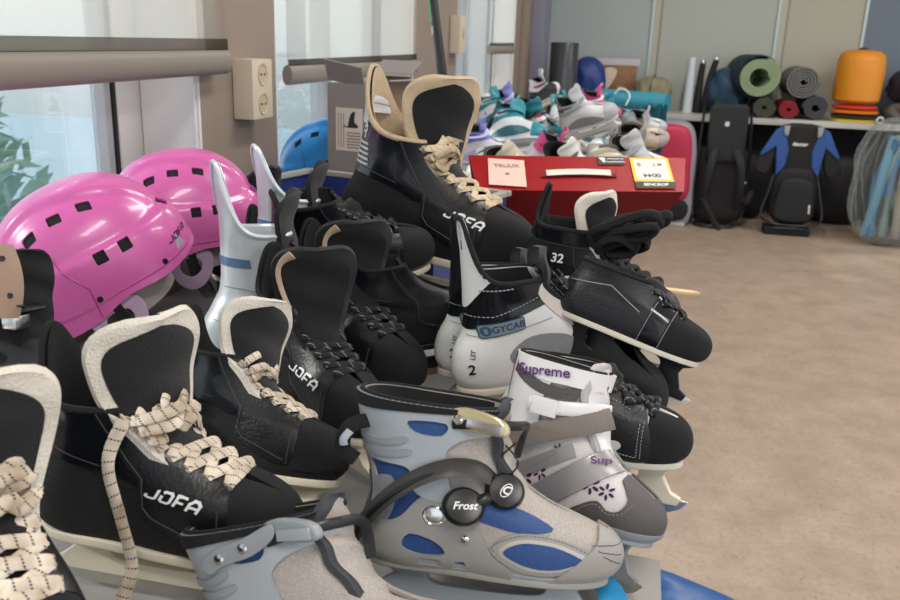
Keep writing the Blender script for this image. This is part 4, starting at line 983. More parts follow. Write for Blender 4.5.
def zone_sup(root, bt, src):
    body = src.copy(); solid(body, .004); obj('boot_shell', body, flw, root)
    for sd in (-1, 1):
        fr = dict(x=(-sd, 0, 0), n=(0, sd, 0)); q = lambda P: [(-sd*x, z) for x, z in P]
        obj('sole_rail', panel(src, q([(-.04, -.01), (.32, -.01), (.32, .020), (.25, .016), (.15, .016), (.0, .026), (-.04, .03)]), off=.0060, thick=.005, **fr), greyp, root)
        obj('toe_guard', panel(src, q(smooth2([(.165, .010), (.18, .030), (.205, .045), (.222, .036), (.238, .040), (.245, .060), (.225, .090), (.30, .10), (.32, .01), (.24, .006)], 3)), off=.0034, **fr), chr_g, root)
        obj('front_strap', panel(src, q(band((.105, .012), (.205, .105), .040)), off=.0052, thick=.004, **fr), silvs, root)
        obj('mid_strap', panel(src, q(band((.045, .030), (.150, .105), .022)), off=.0040, thick=.003, **fr), silvs, root)
        obj('heel_counter', panel(src, q(smooth2([(-.03, .02), (.03, .018), (.065, .03), (.062, .07), (.085, .12), (.085, .17), (.10, .205), (.14, .215), (.175, .205), (.18, .25), (.02, .26), (-.04, .25)], 4)), off=.0060, thick=.005, **fr), wplast, root)
        obj('cuff_groove', panel(src, q(band((.03, .210), (.135, .190), .018, bow=-.014)), off=.0072, thick=.002, **fr), chr_g, root)
        obj('tongue_flap', panel(src, q(smooth2([(.035, .214), (.075, .200), (.115, .200), (.168, .206), (.19, .26), (.10, .28), (.03, .27)], 4)), off=.0085, thick=.004, **fr), wplast, root)
        b = BM(); lathe(b, [(.016, -.004), (.016, .001), (.013, .003), (0, .0035)], 24, Matrix.Translation((.028, sd*.050, .062)) @ Matrix.Rotation(-sd*pi/2, 4, 'X')); obj('ankle_disc', b, purple, root)
    obj('cuff_edge_stripe', panel(src, band((.004, .10), (.024, .25), .007), off=.0075, thick=.002), mat('magenta_stripe', '7c2f6a', .4), root)
    obj('logo', decal(textbm('Supreme', .022, .045, 0, 1.0), src, (.080, 0, .213), (1, 0, .16), (0, -1, 0), off=.0112, d=.05), purple, root)
    obj('strap_lettering', decal(textbm('Sup', .018, .05), src, (.188, 0, .082), (1, 0, .6), (0, -1, .55), off=.0072, d=.05), purple, root)
    fb = BM()
    for x, z, s in ((.082, .028, .014), (.105, .044, .012), (.062, .040, .009), (.165, .048, .012), (.190, .052, .015), (.150, .026, .009), (.215, .050, .013), (.175, .068, .010), (.128, .088, .010)):
        join(fb, decal(flower(s), src, (x, 0, z), (1, 0, 0), (0, -1, .25), off=.0015))
    obj('flower_print', fb, purple, root)
    s_ = BM(); seam(src, [(.055, .030), (.13, .095)], off=.0046, r=.0006, dash=(.003, .002), bm=s_); seam(src, [(.10, .028), (.18, .11)], off=.0056, r=.0006, dash=(.003, .002), bm=s_); seam(src, smooth2([(.175, .014), (.185, .028), (.205, .040), (.225, .032), (.245, .040), (.25, .06)], 4)[:19], off=.0040, r=.0006, dash=(.003, .002), bm=s_); obj('stitching', s_, stitch, root)
r, bt = hockey('ice_skate', 'small white and silver skate with purple flowers, taupe strap and white plastic cuff', zone=zone_sup, rows=SUR, guard=.004, gw=.5, gl=0, lace=False,
               C=[(.20, .095), (.178, .13), (.165, .165), (.158, .20), (.155, .245)], W=[.024, .030, .036, .040, .040], tfelt=mat('light_grey_foam', 'b2aeb0', .8), tface=wplast, tb=.005, tw=0, hm=mat('smoky_grey_plastic', '77787a', .35), sm=greyp, depth=.092)
b = BM(); tube(b, crpath([(.070, -.060, .158), (.100, -.062, .160), (.135, -.050, .166), (.165, -.026, .172), (.174, 0, .172)], 20), .011, .003, lambda i: V((.5*i/20, -1, 0)), n=10); obj('buckle_strap', b, wplast, r)
b = BM(); box(b, (.098, -.064, .160), (.040, .008, .028), Matrix.Rotation(radians(8), 3, 'Z'), bev=.003); o = obj('buckle', b, wplast, r)
b = BM(); box(b, (.082, -.0685, .160), (.006, .003, .018), bev=.001); obj('buckle_slot', b, chr_g, o)
b = BM(); tube(b, crpath([(-.03, -.052, .052), (.01, -.064, .070), (.06, -.066, .095), (.11, -.060, .125), (.16, -.040, .150), (.185, -.012, .165)], 30), .017, .003, lambda i: V((.1+.5*i/30, -1, .25)), n=10); o = obj('ankle_strap', b, velc, r)
b = BM(); box(b, (.038, -.070, .084), (.010, .006, .042), Matrix.Rotation(radians(-26), 3, 'Y'), bev=.0015); obj('strap_loop', b, blackp, o)
place(r, (-.113, .753, .781), -24, 0, -18, s=(.62, .62, .59))
# ------------------------------------------------------------------ soft goods
def blob(rx, ry, rz, n=2.4, seed=0, amp=.05, fold=7, nu=40, nv=24, flat=.0):
    """a stuffed bag: rounded box with soft folds; its base sits at z=0"""
    rng = random.Random(seed); ph = [rng.random()*6.3 for _ in range(8)]; bm = BM()
    def f(u, v):
        a = 2*pi*u; t = pi*(v-.5)
        c = lambda x: math.copysign(abs(x)**(2/n), x)
        x, y, z = c(cos(t))*c(cos(a)), c(cos(t))*c(sin(a)), c(sin(t))
        k = 1+amp*(sin(fold*a+ph[0]+2.2*sin(3*z+ph[1]))*.5+.5*sin(5*z+ph[2]+3*a)+.35*sin(11*a+7*z+ph[3]))*cos(t)**.5 if cos(t) > 0 else 1
        return V((rx*x*k, ry*y*k, rz*z*(1 if z > 0 else 1)+rz))
    grid(bm, f, nu, nv, closeu=True); bmesh.ops.remove_doubles(bm, verts=bm.verts, dist=1e-5); bmesh.ops.recalc_face_normals(bm, faces=bm.faces); return bm
def put(bm, M): bmesh.ops.transform(bm, matrix=M, verts=bm.verts); return bm
TR = Matrix.Translation
def RZ(d): return Matrix.Rotation(radians(d), 4, 'Z')
def RX(d): return Matrix.Rotation(radians(d), 4, 'X')
def RY(d): return Matrix.Rotation(radians(d), 4, 'Y')
def spiral_roll(label, cat, loc, R, length, th, turns, m, yaw=0, strapm=None, group=None, hole=.25, wrap=None):
    ro = empty('rolled_mat', label, cat, group); bm = BM(); n = int(turns*26); a0 = 0; r0 = R*hole; P = []
    for i in range(n+1):
        a = 2*pi*turns*i/n; r = r0+(R-r0)*i/n*(1+.0*sin(a)); P.append((r*(1+.03*sin(2*a+1)), a))
    gap = (R-r0)/turns; t = min(th, gap*.8)
    def ring(y):
        out = [bm.verts.new((r*cos(a), y, r*sin(a)+R)) for r, a in P]; inn = [bm.verts.new(((r-t)*cos(a), y, (r-t)*sin(a)+R)) for r, a in P]; return out, inn
    (o0, i0), (o1, i1) = ring(0), ring(length)
    for k in range(n):
        for q in ((o0[k], o0[k+1], i0[k+1], i0[k]), (o1[k], i1[k], i1[k+1], o1[k+1]), (o0[k], o1[k], o1[k+1], o0[k+1]), (i0[k], i0[k+1], i1[k+1], i1[k])): bm.faces.new(q)
    for k in (0, n): bm.faces.new((o0[k], i0[k], i1[k], o1[k]) if k == 0 else (o0[k], o1[k], i1[k], i0[k]))
    bmesh.ops.recalc_face_normals(bm, faces=bm.faces); obj('mat_body', bm, m, ro)
    if wrap:
        b = BM(); lathe(b, [(R+.004, .03), (R+.012, .04), (R+.012, length-.01), (R+.004, length)], 32, TR((0, 0, R)) @ RX(-90)); solid(b, .003); obj('cover', b, wrap, ro)
    if strapm:
        b = BM()
        for y in (length*.2, length*.75): lathe(b, [(R+.002, -.012), (R+.006, -.010), (R+.006, .010), (R+.002, .012)], 28, TR((0, y, R)) @ RX(-90))
        obj('straps', b, strapm, ro)
    place(ro, loc, yaw); return ro
BT = .7555
foamg = mat('sage_green_foam', '8fa27f', .85, bump=.2, bscale=200); foamy = mat('grey_foam', '6f6f6c', .9, bump=.2, bscale=200); navyc = mat('navy_cloth', '232c42', .8, bump=.3, bscale=90)
# lower row first, then the two that lie on top
spiral_roll('small olive camouflage rolled mat lying under the big green roll', 'mat', (.86, 6.56, BT), .078, .36, .010, 4, mat('olive_camo_cloth', '4c5142', .9, var=.5, vscale=30, bump=.4, bscale=60), strapm=navyc)
spiral_roll('small red rolled mat on the bench between two dark rolls', 'mat', (1.03, 6.58, BT), .070, .34, .010, 4, mat('crimson_cloth', '8a1f2b', .8, bump=.5, bscale=40))
spiral_roll('charcoal rolled mat on the bench left of the orange discs', 'mat', (1.205, 6.56, BT), .088, .36, .012, 3.5, mat('charcoal_foam', '45454a', .9), hole=.35)
spiral_roll('big pale green rolled mat with a navy cover on top of the bench row', 'mat', (.80, 6.54, BT+.14), .142, .42, .012, 4.2, foamg, hole=.52, wrap=navyc, yaw=8)
spiral_roll('grey rolled mat resting above the red and charcoal rolls', 'mat', (1.10, 6.56, BT+.145), .118, .40, .012, 5, foamy, hole=.2)
spiral_roll('dark teal rolled mat at the foot of the blue sack', 'mat', (.60, 6.54, BT), .085, .34, .010, 4, mat('dark_teal_cloth', '1f4650', .85, bump=.4, bscale=50))
def soft(name, label, cat, bm, m, loc, yaw=0, pitch=0, roll=0, group=None, bits=()):
    o = empty(name, label, cat, group); obj('body', bm, m, o)
    for n_, b_, m_ in bits: obj(n_, b_, m_, o)
    place(o, loc, yaw, pitch, roll); return o
def cinch(r, z, m=None):
    b = BM(); lathe(b, [(r*.3, z+.025), (r*.9, z+.018), (r, z+.006), (r*.8, z-.004)], 20); return b
# orange stuff sack
b = BM(); lathe(b, [(0, 0), (.13, .0), (.155, .02), (.158, .10), (.160, .2), (.155, .29), (.145, .33), (.11, .355), (.06, .362), (.03, .358), (0, .355)], 48)
for v in b.verts:
    a = atan2(v.co.y, v.co.x); k = 1+.012*sin(9*a+20*v.co.z)+.02*(v.co.z > .3)*sin(22*a); v.co.x *= k; v.co.y *= k
soft('stuff_sack', 'orange cylindrical stuff sack standing on orange and yellow discs', 'bag', b, mat('orange_nylon', 'd98a1c', .5, bump=.5, bscale=25), (1.485, 6.68, BT+.13), bits=[('drawcord_opening', cinch(.032, .355), blackp)])
for z, c, l, r_ in ((.0, 'c9b13a', 'pale yellow plastic throwing disc at the bottom of the stack', .155), (.032, '38332e', 'black plastic throwing disc between the yellow and orange ones', .150), (.062, 'd9761f', 'orange plastic throwing disc below the red one', .162), (.094, 'd33a22', 'red plastic throwing disc directly beneath the orange sack', .15)):
    b = BM(); lathe(b, [(0, .022), (r_*.7, .022), (r_*.93, .019), (r_, .010), (r_*.995, .001), (r_*.96, .0), (r_*.95, .012), (0, .016)], 48); o = obj('throwing_disc', b, mat('disc_'+c, c, .35)); tag(o, l, 'disc', 'throwing discs in the stack'); o.location = (1.485, 6.67, BT+z)
# sack with blue folds, camouflage sack, cardboard picture box, poles
soft('stuff_sack', 'crumpled blue nylon sack behind the dark teal roll', 'bag', blob(.155, .13, .17, 2.2, 5, .09), mat('blue_grey_nylon', '2d4763', .55, bump=.4, bscale=30), (.62, 6.845, BT), 10)
soft('stuff_sack', 'khaki camouflage sack with a black strap beside the picture box', 'bag', blob(.135, .11, .125, 3, 8, .05), mat('khaki_camo_nylon', '8b8468', .6, var=.65, vscale=16, bump=.4, bscale=30), (.075, 6.80, BT), bits=[('strap', put(tube(BM(), [(.118*cos(a), .0, .125+.128*sin(a)) for a in [2*pi*i/32 for i in range(32)]], .012, .003, (0, 1, 0), closed=True), TR((0, -.0, 0)) @ RZ(78)), blackp)])
pb = empty('picture_box', 'flat game box with white lid edge and brown animal picture against the wall', 'box')
b = BM(); box(b, (0, 0, .17), (.36, .06, .32), bev=.003); obj('box_base', b, mat('brown_print', '8a6544', .6, var=.8, vscale=9), pb)
b = BM(); box(b, (0, 0, .345), (.39, .072, .05), bev=.003); obj('lid', b, mat('white_card', 'c4bcc4', .6), pb)
b = BM(); g = plate([smooth2([(-.14, .02), (-.10, .10), (-.02, .16), (.03, .28), (-.05, .30), (-.12, .2), (-.17, .1)], 4)], .002); join(b, put(g, TR((.0, -.032, 0)))); g = plate([smooth2([(.02, .02), (.16, .02), (.12, .12), (.05, .16)], 4)], .002); join(b, put(g, TR((0, -.032, 0)))); obj('picture_fur_patch', b, mat('cream_print', 'cfc0ae', .6, var=.3, vscale=20), pb)
b = BM(); g = plate([smooth2([(-.06, .10), (-.02, .14), (-.0, .10), (-.03, .07)], 4)], .002); join(b, put(g, TR((0, -.034, 0)))); g = plate([ellipse(.12, .06, .03, .04)], .002); join(b, put(g, TR((0, -.034, 0)))); obj('picture_dark_patch', b, mat('dark_brown_print', '4a3226', .6), pb)
place(pb, (-.24, 6.90, BT), 3)
def pole(label, x, y, h, m, lean, name='boot_gaiter', rr=.028, tip=None):
    o = empty(name, label, 'gaiter'); b = BM(); tube(b, crpath([(0, 0, 0), (0, 0, h*.3), (lean*.4, 0, h*.7), (lean, 0, h)], 14), rr, rr*.8, (0, 1, 0), n=12, taper=lambda t: 1.1-.35*t); obj('body', b, m, o)
    if tip: b = BM(); lathe(b, [(0, 0), (.016, .004), (.018, .02), (.01, .032), (0, .034)], 12, TR((lean, 0, h-.005))); obj('tip', b, tip, o)
    place(o, (x, y, BT)); return o
pole('white pointed narrow sleeve standing upright on the bench', .335, 6.75, .40, mat('white_nylon', 'c9d2da', .4), .0, rr=.034)
pole('black tall tube beside the white sleeve', .405, 6.78, .36, mat('black_cloth', '15161a', .7), .01, tip=chrome)
pole('second black tall tube from the white sleeve, leaning right', .465, 6.80, .385, mat('black_cloth', '15161a', .7), .045, tip=chrome)
# items at the far end of the long table
b = BM(); lathe(b, [(0, 0), (.092, 0), (.098, .006), (.098, .50), (.094, .506), (.05, .508), (0, .508)], 40); o = empty('dark_cylinder', 'tall dark grey cylinder standing in the corner by the window', 'cylinder'); obj('body', b, mat('satin_charcoal_metal', '3c3d42', .3, .3), o); b = BM(); lathe(b, [(.1, .0), (.101, .01), (.1, .02)], 40); obj('base_ring', b, blackp, o); place(o, (-.56, 6.18, .7205))
soft('duffel_bag', 'bright blue crumpled bag between the dark cylinder and the picture box', 'bag', blob(.135, .12, .19, 2.2, 12, .12), mat('royal_blue_nylon', '1d3a7c', .5, bump=.4, bscale=30), (-.42, 6.70, BT), 0)
# teal sleeping mat lying across the table end with its cloth hanging down
tm = mat('teal_blue_cloth', '2c7f93', .6, bump=.4, bscale=60)
o = empty('teal_roll', 'long teal rolled mat lying across the far end of the heap', 'mat'); b = BM(); tube(b, crpath([(0, 0, .07), (.16, -.08, .07), (.36, -.16, .068), (.46, -.20, .066)], 14), .062, .06, (0, 0, 1), n=20); obj('body', b, tm, o)
b = BM(); grid(b, lambda u, v: V((.31+.15*u, -.20-.06*u+.012*sin(u*16+v*3)-.03*v, .06-.30*v)), 24, 16); solid(b, .003); obj('hanging_cloth', b, mat('dark_teal_nylon', '1f6474', .6, bump=.4, bscale=40), o)
b = BM(); tube(b, crpath([(.10, -.11, .03), (.13, -.115, .12), (.18, -.125, .14), (.22, -.16, .10), (.20, -.19, .04)], 16), .004); obj('cord', b, whitep, o); place(o, (-.30, 5.90, .81))

# ------------------------------------------------------------------ packs on the floor before the bench
blk = mat('black_pack_cloth', '0b0b0d', .75, bump=.4, bscale=60); blkp = mat('black_frame_tube', '1b1c1f', .35); dgry = mat('dark_grey_pack_cloth', '17181b', .75, bump=.3, bscale=60); bluep = mat('blue_pack_cloth', '234a88', .65, bump=.3, bscale=60)
def slab(P, y0, y1, bev=.012): g = plate([P], y1-y0, min(bev, (y1-y0)*.45), 3); return put(g, TR((0, (y0+y1)/2, 0)))
# raspberry pack
o = empty('backpack', 'raspberry red rounded backpack with grey sides, standing under the bench end', 'backpack')
obj('body', slab(smooth2([(-.15, 0), (.15, 0), (.175, .3), (.165, .58), (.10, .72), (-.10, .72), (-.165, .58), (-.175, .3)], 5), -.09, .12, .05), mat('light_grey_pack_cloth', '8a8790', .7, bump=.3, bscale=60), o)
obj('front_panel', slab(smooth2([(-.125, .20), (.125, .20), (.140, .42), (.125, .62), (.07, .70), (-.08, .70), (-.130, .60), (-.14, .42)], 5), -.13, -.04, .04), mat('raspberry_nylon', 'b01f45', .55, bump=.4, bscale=30), o)
obj('front_pocket', slab(smooth2([(-.12, .05), (.12, .05), (.13, .18), (-.13, .18)], 4), -.125, -.05, .03), blk, o)
obj('base_strip', slab([(-.14, .0), (.14, .0), (.14, .03), (-.14, .03)], -.10, .08, .01), mat('pale_trim', 'b9b5b0', .5), o); place(o, (.235, 6.25, .0), 0)
# black frame pack
o = empty('backpack', 'tall black framed backpack with padded back panel leaning on the bench', 'backpack')
obj('body', slab(smooth2([(-.15, .05), (.15, .05), (.17, .3), (.15, .55), (-.15, .55), (-.17, .3)], 5), -.02, .16, .05), blk, o)
obj('back_panel', slab(rrect(-.13, .46, .13, .86, .04), -.05, .02, .02), dgry, o); obj('maker_label', slab(rrect(-.028, .71, .0, .74, .003), -.056, -.048, .001), mat('white_card', 'c4bcc4'), o)
b = BM()
for s in (-1, 1): tube(b, crpath([(s*.07, -.05, .55), (s*.10, -.12, .46), (s*.12, -.11, .30), (s*.13, -.03, .14)], 16), .026, .010, (0, -1, .2))
obj('shoulder_straps', b, dgry, o)
b = BM(); tube(b, crpath([(-.17, .0, .80), (-.18, .02, .4), (-.17, .0, .06), (-.12, -.08, .012), (.0, -.1, .012), (.1, -.06, .012), (.17, .0, .08), (.18, .02, .4), (.15, .0, .8)], 50), .010); obj('frame', b, blkp, o)
b = BM(); tube(b, crpath([(-.14, -.06, .22), (-.10, -.13, .16), (-.04, -.15, .06), (.01, -.17, .01)], 16), .018, .005, (0, -1, 0)); tube(b, crpath([(.12, -.05, .25), (.17, -.10, .2), (.2, -.1, .28)], 12), .02, .006, (0, -1, 0)); obj('waist_straps', b, blk, o)
b = BM(); box(b, (.135, -.10, .33), (.035, .012, .016), RY(-30).to_3x3(), bev=.002); obj('strap_buckle', b, mat('pale_trim', 'b9b5b0', .5), o); place(o, (.60, 6.28, .0), 4)
# blue and black child carrier
o = empty('child_carrier_backpack', 'blue and black child carrier backpack with metal frame leaning against the bench', 'backpack')
obj('body', slab(smooth2([(-.10, .08), (.12, .08), (.155, .25), (.12, .44), (.0, .47), (-.12, .44), (-.155, .25)], 5), -.08, .08, .05), blk, o)
obj('head_panel', slab([(-.125, .74), (-.13, .66), (-.10, .45), (.11, .43), (.135, .66), (.13, .74), (.06, .755), (-.06, .755)], -.06, .02, .02), blk, o)
for s, k in ((-1, 0), (1, 0)):
    obj('side_wing', slab([(s*.125, .735), (s*.17, .71), (s*.255, .545), (s*.245, .53), (s*.16, .60), (s*.155, .57), (s*.135, .40), (s*.085, .47), (s*.075, .58), (s*.11, .70)][::s], -.072, -.03, .008), bluep, o)
    obj('reflective_tab', slab([(s*.088, .742), (s*.125, .742), (s*.12, .69), (s*.095, .67)][::s], -.082, -.07, .001), mat('pale_reflective', '8e9093', .4), o)
    obj('shoulder_pad', slab(smooth2([(s*.16, .60), (s*.25, .53), (s*.28, .44), (s*.21, .40), (s*.17, .46)], 4)[::s], -.06, .0, .015), blk, o)
t = put(textbm('deuter', .036, .06), TR((-.005, -.0625, .62)) @ RX(90)); obj('front_lettering', t, whitep, o, smooth=False)
obj('front_pocket', slab(smooth2([(-.10, .10), (.11, .10), (.125, .26), (.09, .38), (-.08, .38), (-.12, .26)], 5), -.115, -.06, .03), dgry, o)
b = BM(); tube(b, crpath([(-.14, -.03, .42), (-.17, -.05, .28), (-.20, -.07, .13), (-.14, -.12, .085), (.0, -.14, .075), (.15, -.12, .085), (.20, -.07, .13), (.17, -.05, .28), (.13, -.03, .44)], 60), .009); obj('frame', b, mat('dark_steel_tube', '33353b', .3, .6), o)
b = BM(); box(b, (-.02, -.06, .03), (.30, .16, .05), bev=.015); obj('foot_base', b, blk, o); b = BM(); tube(b, crpath([(-.12, -.14, .05), (0, -.155, .06), (.12, -.14, .05)], 14), .008); obj('foot_bar', b, mat('dark_steel_tube', '33353b', .3, .6), o)
b = BM(); tube(b, [(.10, -.118, .22), (.105, -.12, .16)], .005, .002, (0, -1, 0)); obj('zip_pull', b, whitep, o); place(o, (1.08, 6.24, .0), 0)
# black bags added to fill the dark space under the bench
for i, (x, rx, rz, l) in enumerate(((.05, .2, .22, 'large black filler bag under the bench behind the raspberry backpack'), (.86, .15, .25, 'black filler bag under the bench between the two framed backpacks'), (1.48, .22, .26, 'black bulging filler bag under the bench right of the child carrier'), (2.1, .3, .24, 'black filler bag under the bench behind the plastic bag'))):
    soft('duffel_bag', l, 'bag', blob(rx, .13, rz, 2.6, 20+i, .06), blk, (x, 6.72, .001))
# clear plastic bag of blue tubes, red coat bag
film = bpy.data.materials.new('clear_plastic_film'); film.use_nodes = True; nt = film.node_tree; nt.nodes.clear()
o_ = nt.nodes.new('ShaderNodeOutputMaterial'); m1 = nt.nodes.new('ShaderNodeMixShader'); tr = nt.nodes.new('ShaderNodeBsdfTransparent'); pr = nt.nodes.new('ShaderNodeBsdfPrincipled'); pr.inputs['Base Color'].default_value = lin('9aa2a0'); pr.inputs['Roughness'].default_value = .15
lw_ = nt.nodes.new('ShaderNodeLayerWeight'); mp = nt.nodes.new('ShaderNodeMapRange'); mp.inputs['To Min'].default_value = .07; mp.inputs['To Max'].default_value = .75; nt.links.new(lw_.outputs['Facing'], mp.inputs['Value']); nt.links.new(mp.outputs['Result'], m1.inputs[0]); pass; fn = nt.nodes.new('ShaderNodeTexNoise'); fn.inputs['Scale'].default_value = 14; fn.inputs['Detail'].default_value = 5; ftc = nt.nodes.new('ShaderNodeTexCoord'); nt.links.new(ftc.outputs['Object'], fn.inputs['Vector']); fb = nt.nodes.new('ShaderNodeBump'); fb.inputs['Strength'].default_value = .9; fb.inputs['Distance'].default_value = .03; nt.links.new(fn.outputs['Fac'], fb.inputs['Height']); nt.links.new(fb.outputs['Normal'], pr.inputs['Normal']); nt.links.new(tr.outputs[0], m1.inputs[1]); nt.links.new(pr.outputs[0], m1.inputs[2]); nt.links.new(m1.outputs[0], o_.inputs[0])
o = empty('plastic_bag', 'big clear plastic bag filled with grey blue rolled sheets on the floor', 'bag')
b = blob(.245, .17, .42, 2.6, 31, .085, 17, 140, 80); obj('film', b, film, o)
b = BM(); lathe(b, [(.03, 0), (.05, .03), (.035, .05), (.03, .09)], 16, TR((.12, 0, .82))); obj('tied_neck', b, film, o); place(o, (1.66, 6.05, .0), 6)
rr_ = random.Random(3); bt_ = ['5f8fa8', '3f6f93', '8aa0a4', '6c7f7a', '4f7fa8', '8c8672']
for i in range(9):
    x = -.15+.04*i; b = BM(); tube(b, crpath([(x*.9, rr_.uniform(-.09, .08), .06), (x*.6+rr_.uniform(-.03, .03), rr_.uniform(-.08, .05), .4), (x*.5+.03, rr_.uniform(-.05, .04), .72+rr_.uniform(-.04, .02))], 14), .028, .02, (0, 1, 0), n=10)
    s_ = obj('rolled_sheet', b, mat('sheet_'+bt_[i % 6], bt_[i % 6], .4)); tag(s_, 'blue grey rolled plastic sheet inside the clear bag', 'rolled sheet', 'rolled sheets in the clear bag'); s_.location = (1.66, 6.05, .0)
soft('coat_bag', 'bright red bag at the right photo edge behind the clear plastic bag', 'bag', blob(.2, .13, .42, 2.5, 41, .07, 6), mat('bright_red_nylon', 'b5222c', .6, bump=.4, bscale=30), (2.10, 6.32, .001))
b = BM(); tube(b, [(.02*cos(a), 0, .02*sin(a)) for a in [2*pi*i/16 for i in range(16)]], .006, closed=True); o = obj('white_ring', b, whitep); tag(o, 'small white plastic ring on the bench edge above the clear bag', 'ring'); place(o, (1.63, 6.52, .7555+.026))
soft('duffel_bag', 'black folded jacket on the bench beside the orange sack', 'bag', blob(.16, .14, .13, 2.3, 51, .1), mat('black_blue_nylon', '181b26', .6), (1.86, 6.74, BT+.12))
soft('duffel_bag', 'grey lumpy bag on the bench below the black jacket', 'bag', blob(.17, .15, .075, 2.5, 52, .1), mat('warm_grey_cloth', '5c5752', .8), (1.86, 6.72, BT))

# ------------------------------------------------------------------ red carton lying tilted over the table edge
rc = mat('red_carton', 'c0161f', .42, var=.06, vscale=6); rc_shade = mat('shaded_red_carton', '8e1218', .5, var=.06, vscale=6)  # second red is darker: shade painted into the front, sides and back
E2L, E2R, E1L, E1R = V((-.304, 1.664, .919)), V((.099, 1.753, .929)), V((-.346, 1.759, .975)), V((.100, 1.850, .985))
ax = (E2R-E2L).normalized(); upv = ((E1L+E1R)/2-(E2L+E2R)/2); dn = V((-.05, .16, -.205)); 
o = empty('red_carton', 'red shoe carton with handle slot and price labels behind the skates', 'carton'); o.location = E2L.lerp(E2R, .5)
o0 = o.location.copy()
def cart(P, m, name, th=.003, par=None):
    b = BM(); vs = [b.verts.new(V(p)-o0) for p in P]; f = b.faces.new(vs); bmesh.ops.solidify(b, geom=[f], thickness=th); bmesh.ops.recalc_face_normals(b, faces=b.faces); return obj(name, b, m, par or o, smooth=False)
E3R, E3L = E2R+dn*1.0+ax*-.055, E2L+dn*1.0+ax*.045; E4R, E4L = E3R+V((0, .12, .05)), E3L+V((0, .12, .05))
cart([E1L, E1R, E2R, E2L], rc, 'end_panel'); cart([E2L, E2R, E3R, E3L], rc_shade, 'front_panel'); cart([E1R, E4R, E3R, E2R], rc_shade, 'side_panel'); cart([E1L, E2L, E3L, E4L], rc_shade, 'side_panel'); cart([E1L, E4L, E4R, E1R], rc_shade, 'back_panel')
en = (E2R-E2L).cross(E1L-E2L).normalized(); en = en if en.y < 0 else -en; ey = en.cross(ax).normalized(); ey = ey if ey.z > 0 else -ey; ORG = E2L-o0; HH = upv.dot(ey)
def lab(loops, m, name, off, par=None):
    g = plate(loops, .0006, frame='xy'); R = Matrix((ax, ey, en)).transposed().to_4x4(); put(g, TR(ORG+en*(.003+off)) @ R); return obj(name, g, m, par or o, smooth=False)
def labt(s, size, x, y, m, par, rot=0, bold=.03, shear=0):
    g = textbm(s, size, bold, shear); R = Matrix((ax, ey, en)).transposed().to_4x4(); put(g, TR(ORG+en*(.0048)) @ R @ TR((x, y, 0)) @ RZ(rot)); return obj('label_print', g, m, par, smooth=False)
paper = mat('label_paper', 'd8cfc4', .6); ink = mat('label_ink', '2b2a2c', .6); yel = mat('label_yellow', 'e6b321', .5)
H = HH; l1 = lab([[(.022, H*.12), (.098, H*.06), (.097, H*.84), (.022, H*.9)]], mat('pinkish_label_paper', 'd9b8ac', .6), 'price_label', .0005)
labt('TRUUX', .016, .06, H*.66, mat('faded_ink', '9a7f78', .6), l1); labt('39', .009, .06, H*.42, ink, l1); labt('aaa aaa aaa', .008, .06, H*.24, mat('faded_ink', '9a7f78', .6), l1) if False else None
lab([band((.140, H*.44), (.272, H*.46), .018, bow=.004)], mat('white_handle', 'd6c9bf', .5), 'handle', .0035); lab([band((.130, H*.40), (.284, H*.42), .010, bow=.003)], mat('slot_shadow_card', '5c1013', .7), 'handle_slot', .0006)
k_ = lab([rrect(.250, H*.74, .305, H*.98, .001)], ink, 'black_sticker', .0005); lab([[(.253, H*.94), (.266, H*.94), (.266, H*.80), (.262, H*.80), (.258, H*.88)]], whitep, 'sticker_mark', .001, k_); labt('DESIGNED IN', .0058, .287, H*.90, whitep, k_); labt('SCANDINAVIA', .0058, .287, H*.81, whitep, k_)
y_ = lab([rrect(.318, H*.06, .398, H*.95, .001)], yel, 'yellow_label', .0005); lab([rrect(.324, H*.30, .392, H*.90, .001)], paper, 'label_field', .001, y_); lab([rrect(.318, H*.06, .398, H*.24, .0005)], ink, 'label_band', .0012, y_)
labt('SENCROF', .0115, .358, H*.15, whitep, y_, 0, .05, .3); labt('0044', .018, .356, H*.42, ink, y_, 180, .06); labt('0', .016, .334, H*.74, ink, y_, 180, .06); labt('M 7', .012, .372, H*.74, ink, y_, 180, .02)
# ------------------------------------------------------------------ grey cardboard box with open flaps under the second blind
gc = mat('grey_carton', '8e8884', .7, var=.04, vscale=5); bc = mat('brown_carton_inside', '8b6f5a', .8, var=.1, vscale=12)
o = empty('cardboard_box', 'tall grey cardboard box with open flaps and a picture label by the window', 'box')
w_, d_, h_ = .108, .19, .385
for nm, c, s in (('front_panel', (0, -d_/2, h_/2), (w_, .004, h_)), ('back_panel', (0, d_/2, h_/2+.01), (w_, .004, h_+.02)), ('side_panel', (-w_/2, 0, h_/2), (.004, d_-.005, h_)), ('side_panel', (w_/2, 0, h_/2), (.004, d_-.005, h_)), ('base_panel', (0, 0, .002), (w_-.005, d_-.005, .004))):
    b = BM(); box(b, c, s); obj(nm, b, bc if (nm == 'back_panel' or c[0] > .05) else gc, o, smooth=False)
for nm, M, s in (('flap', TR((-.0, -d_/2-.014, h_+.022)) @ RX(35) @ RY(12), (w_*.85, .003, .055)), ('flap', TR((.0, d_/2+.02, h_+.03)) @ RX(-60), (w_, .003, .07)), ('flap', TR((w_/2+.028, 0, h_+.004)) @ RY(75), (.003, d_, .055))):
    b = BM(); box(b, (0, 0, 0), s); obj(nm, put(b, M), gc, o, smooth=False)
lb = BM(); box(lb, (.004, -d_/2-.0026, .285), (.070, .001, .095)); l_ = obj('picture_label', lb, paper, o, smooth=False)
